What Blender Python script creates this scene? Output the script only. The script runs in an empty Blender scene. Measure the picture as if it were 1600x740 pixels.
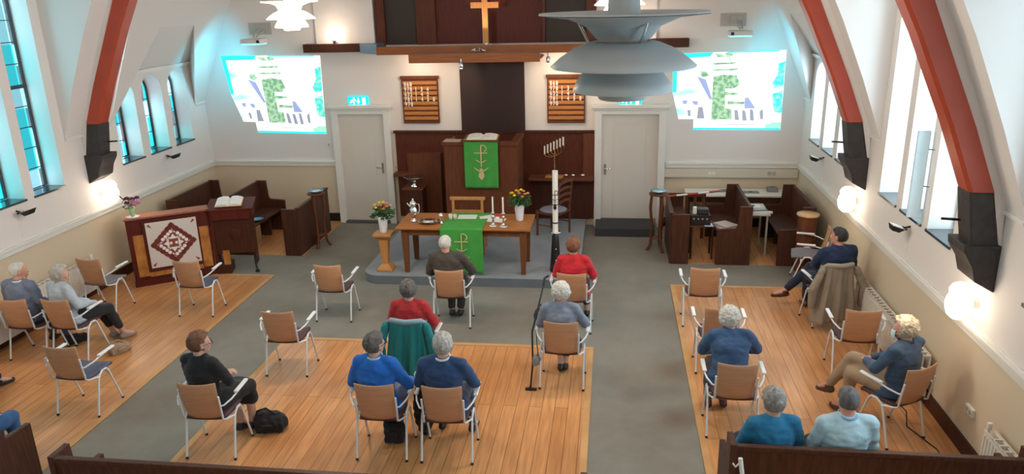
import bpy, bmesh, math, random
from mathutils import Vector, Matrix, Euler, noise
R = math.radians
PI = math.pi
random.seed(7)
S = bpy.context.scene
COL = S.collection

# ------------------------------------------------------------------ camera, world, exposure
YAW, PIT, ROL, FPX = R(7.6967), R(17.8548), R(-1.4055), 1189.0
f_ = Vector((-math.sin(YAW)*math.cos(PIT), math.cos(YAW)*math.cos(PIT), -math.sin(PIT)))
r_ = Vector((math.cos(YAW), math.sin(YAW), 0)); u_ = r_.cross(f_)
r2 = math.cos(ROL)*r_ + math.sin(ROL)*u_; u2 = -math.sin(ROL)*r_ + math.cos(ROL)*u_
cd = bpy.data.cameras.new('camera'); cam = bpy.data.objects.new('camera', cd); COL.objects.link(cam)
M = Matrix((r2, u2, -f_)).transposed().to_4x4(); M.translation = Vector((0, 0, 4.3)); cam.matrix_world = M
cd.sensor_width = 36; cd.lens = FPX*36/1600; cd.clip_start = .05; cd.clip_end = 100
S.camera = cam
w = bpy.data.worlds.new('world'); S.world = w; w.use_nodes = True
w.node_tree.nodes['Background'].inputs[0].default_value = (.75, .88, 1, 1)
w.node_tree.nodes['Background'].inputs[1].default_value = 1.5
S.view_settings.view_transform = 'Standard'; S.view_settings.look = 'None'
S.view_settings.exposure = 0.0; S.view_settings.gamma = 1; S.view_settings.use_curve_mapping = False

def area(name, loc, rot, sx, sy, power, col):
    l = bpy.data.lights.new(name, 'AREA'); l.shape = 'RECTANGLE'; l.size = sx; l.size_y = sy
    l.energy = power; l.color = col
    o = bpy.data.objects.new(name, l); o.location = loc; o.rotation_euler = rot; COL.objects.link(o); return o
def spot(name, loc, tgt, power, col, ang=60, blend=.6, r=.03):
    l = bpy.data.lights.new(name, 'SPOT'); l.energy = power; l.color = col; l.spot_size = R(ang); l.spot_blend = blend
    l.shadow_soft_size = r
    o = bpy.data.objects.new(name, l); o.location = loc
    o.rotation_euler = (Vector(tgt)-Vector(loc)).to_track_quat('-Z', 'Y').to_euler(); COL.objects.link(o); return o
def point(name, loc, power, col, r=.05):
    l = bpy.data.lights.new(name, 'POINT'); l.energy = power; l.color = col; l.shadow_soft_size = r
    o = bpy.data.objects.new(name, l); o.location = loc; COL.objects.link(o); return o

SKY = (.80, .93, 1.0)
XL, XR, YB = -7.89, 3.38, 14.08
XM = (XL+XR)/2
# overcast daylight standing outside each group of side windows
for (yc, h, zc, k) in ((12.38, 1.6, 2.5, .45), (8.78, 4.4, 3.7, 1), (5.14, 4.4, 3.7, 1), (1.5, 4.4, 3.7, 1)):
    area('daylight', (XL-.75, yc, zc), (0, R(-90), 0), h, 2.7, 300*k, SKY)
    area('daylight', (XR+.75, yc, zc), (0, R(90), 0), h, 2.7, 300*k, SKY)
# added fill lights: one behind the camera, one high over the hall
area('rear_fill', (XM, -.6, 6.2), (R(35), 0, 0), 7, 2.0, 75, (1, .88, .76))
area('hall_fill', (XM, 6.5, 7.6), (0, 0, 0), 3, 8, 40, (1, .9, .8))  # added overhead fill for the whole hall

# ------------------------------------------------------------------ materials
def nodes(m):
    m.use_nodes = True; return m.node_tree, m.node_tree.nodes['Principled BSDF']
def mat(name, col, rough=.6, metal=0, var=0, vscale=8, bump=0, bscale=60, coat=0, sheen=0, stretch=None, col2=None):
    m = bpy.data.materials.new(name); t, b = nodes(m)
    b.inputs['Base Color'].default_value = (*col, 1); b.inputs['Roughness'].default_value = rough
    b.inputs['Metallic'].default_value = metal
    if coat: b.inputs['Coat Weight'].default_value = coat; b.inputs['Coat Roughness'].default_value = .15
    if sheen: b.inputs['Sheen Weight'].default_value = sheen
    tc = t.nodes.new('ShaderNodeTexCoord'); mp = t.nodes.new('ShaderNodeMapping')
    if stretch: mp.inputs['Scale'].default_value = stretch
    t.links.new(tc.outputs['Object'], mp.inputs[0])
    if var or col2:
        n = t.nodes.new('ShaderNodeTexNoise'); n.inputs['Scale'].default_value = vscale; n.inputs['Detail'].default_value = 5
        t.links.new(mp.outputs[0], n.inputs['Vector'])
        cr = t.nodes.new('ShaderNodeValToRGB'); cr.color_ramp.elements[0].position = .3; cr.color_ramp.elements[1].position = .7
        c2 = col2 or tuple(min(1, c*(1+var)) for c in col); c1 = col if col2 else tuple(c*(1-var) for c in col)
        cr.color_ramp.elements[0].color = (*c1, 1); cr.color_ramp.elements[1].color = (*c2, 1)
        t.links.new(n.outputs['Fac'], cr.inputs[0]); t.links.new(cr.outputs[0], b.inputs['Base Color'])
    if bump:
        n2 = t.nodes.new('ShaderNodeTexNoise'); n2.inputs['Scale'].default_value = bscale; n2.inputs['Detail'].default_value = 4
        t.links.new(mp.outputs[0], n2.inputs['Vector'])
        bp = t.nodes.new('ShaderNodeBump'); bp.inputs['Strength'].default_value = bump; bp.inputs['Distance'].default_value = .01
        t.links.new(n2.outputs['Fac'], bp.inputs['Height']); t.links.new(bp.outputs[0], b.inputs['Normal'])
    return m
def emit(name, col, s):
    m = bpy.data.materials.new(name); t, b = nodes(m)
    b.inputs['Base Color'].default_value = (*col, 1)
    b.inputs['Emission Color'].default_value = (*col, 1); b.inputs['Emission Strength'].default_value = s
    return m
def wood(name, c1, c2, stretch=(14, 14, 1.2), rough=.45, scale=3, coat=0):
    m = mat(name, c1, rough, 0, col2=c2, vscale=scale, stretch=stretch, bump=.05, bscale=20, coat=coat)
    m.node_tree.nodes['Principled BSDF'].inputs['Specular IOR Level'].default_value = .25
    return m

def plank_floor():
    m = bpy.data.materials.new('plank_floor'); t, b = nodes(m); L = t.links
    g = t.nodes.new('ShaderNodeNewGeometry'); mp = t.nodes.new('ShaderNodeMapping')
    mp.inputs['Rotation'].default_value = (0, 0, R(90)); L.new(g.outputs['Position'], mp.inputs[0])
    br = t.nodes.new('ShaderNodeTexBrick'); br.offset = .37
    br.inputs['Color1'].default_value = (.70, .35, .15, 1); br.inputs['Color2'].default_value = (.59, .275, .108, 1)
    br.inputs['Mortar'].default_value = (.30, .12, .04, 1); br.inputs['Scale'].default_value = 1
    br.inputs['Mortar Size'].default_value = .0035; br.inputs['Brick Width'].default_value = 5.3
    br.inputs['Row Height'].default_value = .14; br.inputs['Bias'].default_value = -.1
    L.new(mp.outputs[0], br.inputs['Vector'])
    mp2 = t.nodes.new('ShaderNodeMapping'); mp2.inputs['Scale'].default_value = (14, .9, 1); L.new(g.outputs['Position'], mp2.inputs[0])
    n = t.nodes.new('ShaderNodeTexNoise'); n.inputs['Scale'].default_value = 2.2; n.inputs['Detail'].default_value = 6
    L.new(mp2.outputs[0], n.inputs['Vector'])
    cr = t.nodes.new('ShaderNodeValToRGB'); cr.color_ramp.elements[0].position = .3; cr.color_ramp.elements[0].color = (.72, .66, .6, 1)
    cr.color_ramp.elements[1].position = .75; cr.color_ramp.elements[1].color = (1.15, 1.12, 1.1, 1); L.new(n.outputs['Fac'], cr.inputs[0])
    n3 = t.nodes.new('ShaderNodeTexNoise'); n3.inputs['Scale'].default_value = .9; n3.inputs['Detail'].default_value = 3
    L.new(g.outputs['Position'], n3.inputs['Vector'])
    cr3 = t.nodes.new('ShaderNodeValToRGB'); cr3.color_ramp.elements[0].position = .35; cr3.color_ramp.elements[0].color = (.86, .84, .82, 1)
    cr3.color_ramp.elements[1].position = .65; cr3.color_ramp.elements[1].color = (1.08, 1.1, 1.12, 1); L.new(n3.outputs['Fac'], cr3.inputs[0])
    mx = t.nodes.new('ShaderNodeMixRGB'); mx.blend_type = 'MULTIPLY'; mx.inputs[0].default_value = .8
    L.new(br.outputs['Color'], mx.inputs[1]); L.new(cr.outputs[0], mx.inputs[2])
    mx2 = t.nodes.new('ShaderNodeMixRGB'); mx2.blend_type = 'MULTIPLY'; mx2.inputs[0].default_value = 1
    L.new(mx.outputs[0], mx2.inputs[1]); L.new(cr3.outputs[0], mx2.inputs[2])
    L.new(mx2.outputs[0], b.inputs['Base Color'])
    b.inputs['Roughness'].default_value = .30
    return m
def carpet_mat():
    m = bpy.data.materials.new('carpet'); t, b = nodes(m); L = t.links
    g = t.nodes.new('ShaderNodeNewGeometry')
    n = t.nodes.new('ShaderNodeTexNoise'); n.inputs['Scale'].default_value = .8; n.inputs['Detail'].default_value = 8; n.inputs['Roughness'].default_value = .65
    L.new(g.outputs['Position'], n.inputs['Vector'])
    cr = t.nodes.new('ShaderNodeValToRGB'); e = cr.color_ramp.elements
    e[0].position = .3; e[0].color = (.185, .165, .135, 1); e[1].position = .62; e[1].color = (.245, .235, .205, 1)
    L.new(n.outputs['Fac'], cr.inputs[0])
    # brown spill marks in the right aisle and one in the left aisle
    last = cr.outputs[0]
    for (x, y, rad, a) in ((.72, 8.2, .28, .7), (.72, 7.15, .3, .75), (.2, 8.0, .3, .4), (-4.9, 7.2, .3, .4), (-5.0, 6.7, .25, .3), (.3, 7.6, .2, .3)):
        vm = t.nodes.new('ShaderNodeVectorMath'); vm.operation = 'DISTANCE'; vm.inputs[1].default_value = (x, y, 0)
        L.new(g.outputs['Position'], vm.inputs[0])
        ad = t.nodes.new('ShaderNodeMath'); ad.operation = 'MULTIPLY_ADD'; ad.inputs[1].default_value = .25; L.new(n.outputs['Fac'], ad.inputs[0]); L.new(vm.outputs['Value'], ad.inputs[2])
        mr = t.nodes.new('ShaderNodeMapRange'); mr.inputs['From Min'].default_value = .12; mr.inputs['From Max'].default_value = rad+.16
        mr.inputs['To Min'].default_value = a; mr.inputs['To Max'].default_value = 0; L.new(ad.outputs[0], mr.inputs['Value'])
        mx = t.nodes.new('ShaderNodeMixRGB'); mx.inputs[2].default_value = (.17, .115, .085, 1)
        L.new(mr.outputs[0], mx.inputs[0]); L.new(last, mx.inputs[1]); last = mx.outputs[0]
    L.new(last, b.inputs['Base Color']); b.inputs['Roughness'].default_value = .95
    n2 = t.nodes.new('ShaderNodeTexNoise'); n2.inputs['Scale'].default_value = 300
    L.new(g.outputs['Position'], n2.inputs['Vector'])
    bp = t.nodes.new('ShaderNodeBump'); bp.inputs['Strength'].default_value = .3; bp.inputs['Distance'].default_value = .004
    L.new(n2.outputs['Fac'], bp.inputs['Height']); L.new(bp.outputs[0], b.inputs['Normal'])
    return m
def stained_glass():
    m = bpy.data.materials.new('stained_glass'); t, b = nodes(m); L = t.links
    out = t.nodes['Material Output']
    g = t.nodes.new('ShaderNodeNewGeometry')
    dv = t.nodes.new('ShaderNodeVectorMath'); dv.operation = 'DIVIDE'; dv.inputs[1].default_value = (100, .2, .29)
    L.new(g.outputs['Position'], dv.inputs[0])
    fl = t.nodes.new('ShaderNodeVectorMath'); fl.operation = 'FLOOR'; L.new(dv.outputs[0], fl.inputs[0])
    wn = t.nodes.new('ShaderNodeTexWhiteNoise'); L.new(fl.outputs[0], wn.inputs['Vector'])
    cr = t.nodes.new('ShaderNodeValToRGB'); cr.color_ramp.interpolation = 'CONSTANT'; e = cr.color_ramp.elements
    e[0].position = 0; e[0].color = (.16, .66, .68, 1); e[1].position = .38; e[1].color = (.50, .70, .72, 1)
    for p, c in ((.58, (.30, .36, .38, 1)), (.72, (.62, .82, .88, 1)), (.88, (.42, .33, .36, 1))):
        k = e.new(p); k.color = c
    L.new(wn.outputs['Value'], cr.inputs[0])
    tr = t.nodes.new('ShaderNodeBsdfTransparent'); L.new(cr.outputs[0], tr.inputs[0])
    gl = t.nodes.new('ShaderNodeBsdfGlossy'); gl.inputs['Roughness'].default_value = .2
    mx = t.nodes.new('ShaderNodeMixShader'); mx.inputs[0].default_value = .08
    L.new(tr.outputs[0], mx.inputs[1]); L.new(gl.outputs[0], mx.inputs[2]); L.new(mx.outputs[0], out.inputs[0])
    return m
def clear_glass():
    m = bpy.data.materials.new('clear_glass'); t, b = nodes(m); L = t.links
    tr = t.nodes.new('ShaderNodeBsdfTransparent'); tr.inputs[0].default_value = (.88, .95, .97, 1)
    gl = t.nodes.new('ShaderNodeBsdfGlossy'); gl.inputs['Roughness'].default_value = .08
    mx = t.nodes.new('ShaderNodeMixShader'); mx.inputs[0].default_value = .07
    L.new(tr.outputs[0], mx.inputs[1]); L.new(gl.outputs[0], mx.inputs[2]); L.new(mx.outputs[0], t.nodes['Material Output'].inputs[0])
    return m

WHITE = mat('white_plaster', (.745, .695, .67), .75, var=.02, bump=.06, bscale=40)
CREAM = mat('cream_wall', (.66, .56, .42), .7, var=.03)
TRIM = mat('white_trim', (.76, .74, .70), .45)
DOORW = mat('door_paint', (.66, .62, .57), .4, var=.015, vscale=2)
CEIL = mat('ceiling_plaster', (.735, .70, .68), .8, bump=.05, bscale=30)
RED = mat('red_paint', (.42, .060, .026), .35, var=.1, vscale=3)
STONE = mat('dark_stone', (.036, .031, .031), .6, var=.25, vscale=14, bump=.5, bscale=30)
SLATE = mat('slate_sill', (.05, .065, .075), .15, var=.1)
FLOORW = plank_floor(); CARPET = carpet_mat()
EDGEW = wood('floor_edge', (.62, .36, .16), (.52, .28, .11), (1, 1, 1))
DARKW = wood('dark_wood', (.042, .012, .007), (.075, .023, .013))
PEWW = wood('pew_wood', (.050, .018, .011), (.095, .036, .021))
PANELW = wood('panel_wood', (.075, .018, .009), (.115, .030, .014))
PULPW = wood('pulpit_wood', (.11, .033, .015), (.165, .053, .024))
REDW = wood('red_brown_wood', (.075, .010, .007), (.11, .018, .011))
TABLEW = wood('table_wood', (.36, .13, .034), (.46, .18, .055), (1.5, 14, 14))
TLEGW = wood('table_leg_wood', (.15, .050, .017), (.21, .075, .026))
OAK = wood('oak', (.48, .21, .065), (.60, .29, .10))
BOARDW = wood('board_wood', (.44, .17, .045), (.55, .23, .07), (1.5, 14, 14))
LIGHTW = wood('light_wood', (.62, .38, .20), (.70, .46, .26))
CANW = wood('canopy_wood', (.26, .085, .03), (.34, .12, .045), (1.2, 14, 14))
BURL = mat('burl_wood', (.30, .10, .02), .3, col2=(.60, .26, .06), vscale=9, stretch=(1, 1, .6), coat=.4)
PLY = wood('chair_ply', (.52, .28, .155), (.58, .325, .19), (1.5, 3, 12), rough=.35)
TUBE = mat('white_tube', (.74, .76, .78), .28)
PAD = mat('arm_pad', (.80, .82, .84), .35)
SEATP = mat('plum_seat', (.09, .045, .05), .8, bump=.2, bscale=200)
SEATG = mat('grey_seat', (.22, .22, .25), .85, bump=.2, bscale=200)
RUB = mat('rubber', (.02, .018, .018), .6)
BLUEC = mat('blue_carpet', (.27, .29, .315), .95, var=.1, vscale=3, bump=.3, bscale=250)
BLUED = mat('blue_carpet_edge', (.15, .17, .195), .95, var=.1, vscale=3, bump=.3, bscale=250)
GREEN = mat('green_cloth', (.055, .34, .055), .8, var=.06, vscale=6, bump=.15, bscale=120)
GOLD = mat('gold_thread', (.62, .50, .24), .6)
SILVER = mat('silver', (.80, .80, .80), .16, 1)
BRASS = mat('brass', (.60, .38, .16), .3, 1)
CHROME = mat('chrome', (.55, .55, .55), .2, 1)
CERAM = mat('white_ceramic', (.80, .80, .82), .2)
WAX = mat('candle_wax', (.86, .82, .74), .4)
PAPER = mat('paper', (.82, .80, .76), .7, var=.03)
BLACK = mat('black_plastic', (.012, .012, .014), .4)
BLKIRON = mat('black_iron', (.012, .012, .014), .35, var=.3)
LAMPG = mat('lamp_shade_paint', (.37, .405, .42), .45)
LAMPLIT = emit('lamp_lit', (1, .86, .70), 9)
GLOBE = emit('globe_lit', (1, .84, .66), 6)
GREY = mat('grey_metal', (.42, .42, .40), .4)
RADM = mat('radiator_paint', (.70, .66, .60), .4)
GLASSC = clear_glass(); STAIN = stained_glass()
LEAD = mat('lead', (.03, .04, .05), .5)
LEAF = mat('leaf_green', (.03, .10, .02), .6, var=.4, vscale=30)
CYANG = mat('blue_glass_dish', (.12, .45, .62), .1, coat=.5)

# ------------------------------------------------------------------ mesh helpers
class MB:
    def __init__(s): s.v = []; s.f = []; s.sm = []
    def add(s, vs, fs, smooth=False, T=None):
        k = len(s.v)
        s.v += [tuple(T @ Vector(v)) if T is not None else tuple(v) for v in vs]
        s.f += [tuple(i+k for i in f) for f in fs]; s.sm += [smooth]*len(fs); return s
    def box(s, c, d, rot=None):
        x, y, z = d[0]/2, d[1]/2, d[2]/2
        vs = [(a*x, b*y, e*z) for a in (-1, 1) for b in (-1, 1) for e in (-1, 1)]
        fs = [(0, 1, 3, 2), (4, 6, 7, 5), (0, 4, 5, 1), (2, 3, 7, 6), (0, 2, 6, 4), (1, 5, 7, 3)]
        T = Matrix.Translation(c)
        if rot is not None: T = T @ Euler(rot).to_matrix().to_4x4()
        return s.add(vs, fs, False, T)
    def b2(s, a, b):   # box between two corners
        return s.box([(p+q)/2 for p, q in zip(a, b)], [abs(p-q) for p, q in zip(a, b)])
    def cyl(s, p, q, r0, r1=None, n=14, cap=True):
        r1 = r0 if r1 is None else r1
        p = Vector(p); q = Vector(q); d = (q-p)
        if d.length < 1e-6: return s
        rt = d.to_track_quat('Z', 'Y').to_matrix(); vs = []
        for k, (c, r) in enumerate(((p, r0), (q, r1))):
            for i in range(n):
                a = 2*PI*i/n; vs.append(c + rt @ Vector((r*math.cos(a), r*math.sin(a), 0)))
        s.add(vs, [(i, (i+1) % n, n+(i+1) % n, n+i) for i in range(n)], True)
        if cap: s.add(vs, [tuple(range(n-1, -1, -1)), tuple(range(n, 2*n))])
        return s
    def tube(s, pts, r, n=10, closed=False):
        pts = [Vector(p) for p in pts]; m = len(pts); vs = []
        up = None
        for i, p in enumerate(pts):
            a = pts[(i-1) % m] if (i or closed) else p; b = pts[(i+1) % m] if (i < m-1 or closed) else p
            d = (b-a).normalized()
            if up is None: up = Vector((0, 0, 1)) if abs(d.z) < .9 else Vector((1, 0, 0))
            x = d.cross(up)
            if x.length < 1e-4: x = d.orthogonal()
            x.normalize(); y = x.cross(d).normalized(); up = y
            rr = r[i] if isinstance(r, (list, tuple)) else r
            for k in range(n):
                t = 2*PI*k/n; vs.append(p + x*rr*math.cos(t) + y*rr*math.sin(t))
        fs = []
        for i in range(m if closed else m-1):
            j = (i+1) % m
            fs += [(i*n+k, i*n+(k+1) % n, j*n+(k+1) % n, j*n+k) for k in range(n)]
        s.add(vs, fs, True)
        if not closed: s.add(vs, [tuple(range(n-1, -1, -1)), tuple(range((m-1)*n, m*n))])
        return s
    def lathe(s, prof, c=(0, 0, 0), n=28, smooth=True, T=None):   # prof: (r, z) bottom to top
        vs = []; fs = []; m = len(prof)
        for (r, z) in prof:
            for i in range(n):
                a = 2*PI*i/n; vs.append((c[0]+r*math.cos(a), c[1]+r*math.sin(a), c[2]+z))
        for j in range(m-1):
            fs += [(j*n+i, j*n+(i+1) % n, (j+1)*n+(i+1) % n, (j+1)*n+i) for i in range(n)]
        return s.add(vs, fs, smooth, T)
    def prism(s, pts, a, b, axis='x'):  # polygon extruded between a and b along an axis
        n = len(pts)
        def P(u, v, t): return {'x': (t, u, v), 'y': (u, t, v), 'z': (u, v, t)}[axis]
        vs = [P(u, v, a) for u, v in pts] + [P(u, v, b) for u, v in pts]
        fs = [(i, (i+1) % n, n+(i+1) % n, n+i) for i in range(n)] + [tuple(range(n-1, -1, -1)), tuple(range(n, 2*n))]
        return s.add(vs, fs)
    def ell(s, c, r, rot=None, sub=2, smooth=True):
        bm = bmesh.new(); bmesh.ops.create_icosphere(bm, subdivisions=sub, radius=1)
        T = Matrix.Translation(c) @ (rot.to_4x4() if rot is not None else Matrix.Identity(4)) @ Matrix.Diagonal((*((r, r, r) if isinstance(r, (int, float)) else r), 1))
        bm.verts.ensure_lookup_table()
        s.add([v.co.copy() for v in bm.verts], [[v.index for v in f.verts] for f in bm.faces], smooth, T); bm.free(); return s
    def cap(s, p, q, r0, r1):  # capsule
        s.ell(p, r0); s.ell(q, r1); return s.cyl(p, q, r0, r1, 16, True)
    def mesh(s, name, m):
        me = bpy.data.meshes.new(name); me.from_pydata(s.v, [], s.f)
        for i, p in enumerate(me.polygons): p.use_smooth = s.sm[i]
        for x in (m if isinstance(m, (list, tuple)) else [m]): me.materials.append(x)
        bm = bmesh.new(); bm.from_mesh(me); bmesh.ops.recalc_face_normals(bm, faces=bm.faces); bm.to_mesh(me); bm.free()
        return me
    def build(s, name, m, parent=None, bev=0, label=None, T=None):
        o = bpy.data.objects.new(name, s.mesh(name, m)); COL.objects.link(o)
        if parent: o.parent = parent
        if T is not None: o.matrix_local = T
        if bev:
            b = o.modifiers.new('bevel', 'BEVEL'); b.width = bev; b.segments = 2; b.limit_method = 'ANGLE'; b.angle_limit = R(40)
        if label: o['label'] = label
        return o
def thing(name, label, cat, loc=(0, 0, 0), rz=0, group=None):
    o = bpy.data.objects.new(name, None); COL.objects.link(o); o.empty_display_size = .1
    o.location = loc; o.rotation_euler = (0, 0, rz); return tag(o, label, cat, group)
def tag(o, label, cat, group=None):
    o['label'] = label; o['category'] = cat
    if group: o['group'] = group
    return o
def struct(name, mb, m, bev=0, parent=None):
    o = mb.build(name, m, parent, bev)
    if not parent: o['kind'] = 'structure'
    return o
def dup(root, loc, rz, label, group=None):
    c = root.copy(); COL.objects.link(c); c.location = loc; c.rotation_euler = (0, 0, rz); c['label'] = label
    if group: c['group'] = group
    for ch in root.children:
        d = ch.copy(); COL.objects.link(d); d.parent = c
        for g in ch.children:
            e = g.copy(); COL.objects.link(e); e.parent = d
    return c
def arc(c, r, a0, a1, n, f):
    return [f(c[0]+r*math.cos(R(a0+(a1-a0)*i/n)), c[1]+r*math.sin(R(a0+(a1-a0)*i/n))) for i in range(n+1)]
def text_mb(txt, size, T, depth=.002):
    cu = bpy.data.curves.new('t', 'FONT'); cu.body = txt; cu.size = size; cu.extrude = depth; cu.align_x = 'CENTER'; cu.resolution_u = 3; cu.offset = size*.035
    o = bpy.data.objects.new('t', cu); COL.objects.link(o); bpy.context.view_layer.update()
    me = bpy.data.meshes.new_from_object(o.evaluated_get(bpy.context.evaluated_depsgraph_get()))
    mb = MB().add([v.co.copy() for v in me.vertices], [tuple(p.vertices) for p in me.polygons], False, T)
    bpy.data.objects.remove(o); bpy.data.curves.remove(cu); bpy.data.meshes.remove(me); return mb
def remeshed(mb, name, m, vox, smooth=4, parent=None, label=None, fac=.5):
    o = bpy.data.objects.new('tmp', mb.mesh('tmp', m)); COL.objects.link(o)
    a = o.modifiers.new('r', 'REMESH'); a.mode = 'VOXEL'; a.voxel_size = vox; a.use_smooth_shade = True
    b = o.modifiers.new('s', 'SMOOTH'); b.factor = fac; b.iterations = smooth
    bpy.context.view_layer.update()
    me = bpy.data.meshes.new_from_object(o.evaluated_get(bpy.context.evaluated_depsgraph_get())); me.name = name
    bpy.data.objects.remove(o)
    if not me.materials: me.materials.append(m)
    c = bpy.data.objects.new(name, me); COL.objects.link(c)
    if parent: c.parent = parent
    if label: c['label'] = label
    return c

# ================================================================== THE HALL
def painted():
    m = bpy.data.materials.new('wall_paint'); t, b = nodes(m); L = t.links
    g = t.nodes.new('ShaderNodeNewGeometry'); sp = t.nodes.new('ShaderNodeSeparateXYZ'); L.new(g.outputs['Position'], sp.inputs[0])
    gt = t.nodes.new('ShaderNodeMath'); gt.operation = 'GREATER_THAN'; gt.inputs[1].default_value = 1.13; L.new(sp.outputs[2], gt.inputs[0])
    n = t.nodes.new('ShaderNodeTexNoise'); n.inputs['Scale'].default_value = 1.5; L.new(g.outputs['Position'], n.inputs['Vector'])
    c1 = t.nodes.new('ShaderNodeMixRGB'); c1.inputs[1].default_value = (.62, .51, .37, 1); c1.inputs[2].default_value = (.66, .555, .41, 1); L.new(n.outputs['Fac'], c1.inputs[0])
    mx = t.nodes.new('ShaderNodeMixRGB'); L.new(gt.outputs[0], mx.inputs[0]); L.new(c1.outputs[0], mx.inputs[1]); mx.inputs[2].default_value = (.745, .695, .67, 1)
    L.new(mx.outputs[0], b.inputs['Base Color']); b.inputs['Roughness'].default_value = .7
    return m
PAINT = painted()
MBf = MB().b2((XL-.4, -2, -.1), (XR+.4, YB+.3, 0)); struct('floor', MBf, CARPET)
def wood_patch(x0, x1, y0, y1, edges):
    struct('floor', MB().b2((x0, y0, 0), (x1, y1, .008)), FLOORW)
    e = MB(); w_ = .07
    if 'l' in edges: e.b2((x0, y0, 0), (x0+w_, y1, .012))
    if 'r' in edges: e.b2((x1-w_, y0, 0), (x1, y1, .012))
    if 'f' in edges: e.b2((x0, y1-w_, 0), (x1, y1, .0125))
    if e.v: struct('trim_4', e, EDGEW)
wood_patch(XL, -5.39, -2, 11.0, 'rf'); wood_patch(-4.23, -.18, -2, 8.76, 'lrf'); wood_patch(.92, XR, -2, 11.0, 'lf')
wood_patch(1.02, XR, 11.97, YB, ''); wood_patch(XL, -5.3, 11.97, YB, '')

PROF = [(0, 2.4), (.30, 3.17), (.61, 3.88), (.97, 4.6), (1.6, 5.5), (1.95, 6.0), (2.6, 6.7), (3.6, 7.5), (5.635, 8.4)]
BAYS = (8.75, 5.13, 1.5)
ARCHW = []
def wall_side(side):
    X = (lambda d: XL+d) if side < 0 else (lambda d: XR-d)
    pts = [(-2, -.05), (YB+.3, -.05), (YB+.3, 2.4), (13.7, 2.4), (13.7, 3.17), (11.1, 3.17), (11.1, 2.4)]
    for yc in BAYS: pts += [(yc+1.3, 2.4), (yc+1.3, 6), (yc-1.3, 6), (yc-1.3, 2.4)]
    pts += [(-2, 2.4)]
    o = MB().prism(pts, X(0), X(-.38)).build('wall_left' if side < 0 else 'wall_right', PAINT); o['kind'] = 'structure'
    cut = MB()
    wins = []
    for yc in (11.57, 12.38, 13.18): wins.append((yc, .3, 1.78, 2.79, 0))
    for b in BAYS:
        for dy, sp in ((-.78, 4.6), (0, 5.1), (.78, 4.6)): wins.append((b+.03+dy, .305, 1.77, sp, 1))
    for (yc, hw, z0, zs, tall) in wins:
        p = [(yc-hw, z0), (yc+hw, z0)] + arc((yc, zs), hw, 0, 180, 14, lambda a, b_: (a, b_))
        cut.prism(p, X(.3), X(-.6))
    co = cut.build('cut', WHITE); bm = o.modifiers.new('b', 'BOOLEAN'); bm.object = co; bm.operation = 'DIFFERENCE'; bm.solver = 'EXACT'
    bpy.context.view_layer.update()
    me = bpy.data.meshes.new_from_object(o.evaluated_get(bpy.context.evaluated_depsgraph_get()))
    o.modifiers.clear(); o.data = me; bpy.data.objects.remove(co)
    me.materials.clear(); me.materials.append(PAINT)
    # windows: frame, leading, pane, slate sill
    for k, (yc, hw, z0, zs, tall) in enumerate(wins):
        xd = -.30
        out = [(yc-hw, z0), (yc+hw, z0)] + arc((yc, zs), hw, 0, 180, 12, lambda a, b_: (a, b_))
        pane = MB().prism(out, X(xd), X(xd-.008)).build('window_%d' % (k+1+(20 if side > 0 else 0)), STAIN if side < 0 else GLASSC)
        pane['kind'] = 'structure'
        fr = MB(); q = [(X(xd+.02), yc-hw+.02, z0+.02)] + [(X(xd+.02), yc+hw-.02, z0+.02)] + arc((yc, zs), hw-.02, 0, 180, 12, lambda a, b_: (X(xd+.02), a, b_))
        fr.tube(q, .022, 6, True); fr.build('window_frame', LEAD if side < 0 else TRIM, pane)
        if side < 0 or not tall:
            ld = MB(); z = z0+.29
            zt = zs+hw*.6
            while z < zt:
                ld.b2((X(xd+.012)-.004, yc-hw, z-.006), (X(xd+.012)+.004, yc+hw, z+.006)); z += .29
            ld.b2((X(xd+.012)-.004, yc-.006, z0), (X(xd+.012)+.004, yc+.006, zs+hw-.03))
            if tall: ld.b2((X(xd+.02)-.015, yc-hw, 3.18), (X(xd+.02)+.015, yc+hw, 3.23))
            ld.build('leading', LEAD, pane)
        MB().b2((X(-.31), yc-hw-.01, z0-.025), (X(.02), yc+hw+.01, z0+.004)).build('sill', SLATE, pane)
    # sloping plaster ceiling with its dormers
    r = MB()
    def quad(*ps): r.add([(X(d), y, z) for d, y, z in ps], [tuple(range(len(ps)))])
    def strip(y0, y1, zlo=0):
        for (d0, z0), (d1, z1) in zip(PROF, PROF[1:]):
            if z0 >= zlo-1e-6: quad((d0, y0, z0), (d0, y1, z0), (d1, y1, z1), (d1, y0, z1))
    ys = [-2]
    for b in reversed(BAYS): ys += [b-1.3, b+1.3]
    for i in range(0, 6, 2): strip(ys[i], ys[i+1])
    strip(10.05, 11.1)
    for b in BAYS:
        strip(b-1.3, b+1.3, 6.0)
        for y in (b-1.3, b+1.3): quad((0, y, 2.4), (0, y, 6), *[(d, y, z) for d, z in reversed(PROF[1:6])])
        quad((0, b-1.3, 6), (0, b+1.3, 6), (1.95, b+1.3, 6), (1.95, b-1.3, 6))
    strip(11.1, YB+.1, 3.88)
    quad((0, 13.7, 2.4), (0, YB+.1, 2.4), (.61, YB+.1, 3.88), (.61, 13.0, 3.88))
    quad((0, 11.1, 2.4), (.61, 11.1, 3.88), (.61, 11.95, 3.88))
    quad((0, 13.7, 2.4), (0, 13.7, 3.17), (.61, 13.0, 3.88))
    quad((0, 11.1, 2.4), (0, 11.1, 3.17), (.61, 11.95, 3.88))
    quad((0, 11.1, 3.17), (0, 13.7, 3.17), (.61, 13.0, 3.88), (.61, 11.95, 3.88))
    o = struct('ceiling', r, CEIL)
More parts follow.
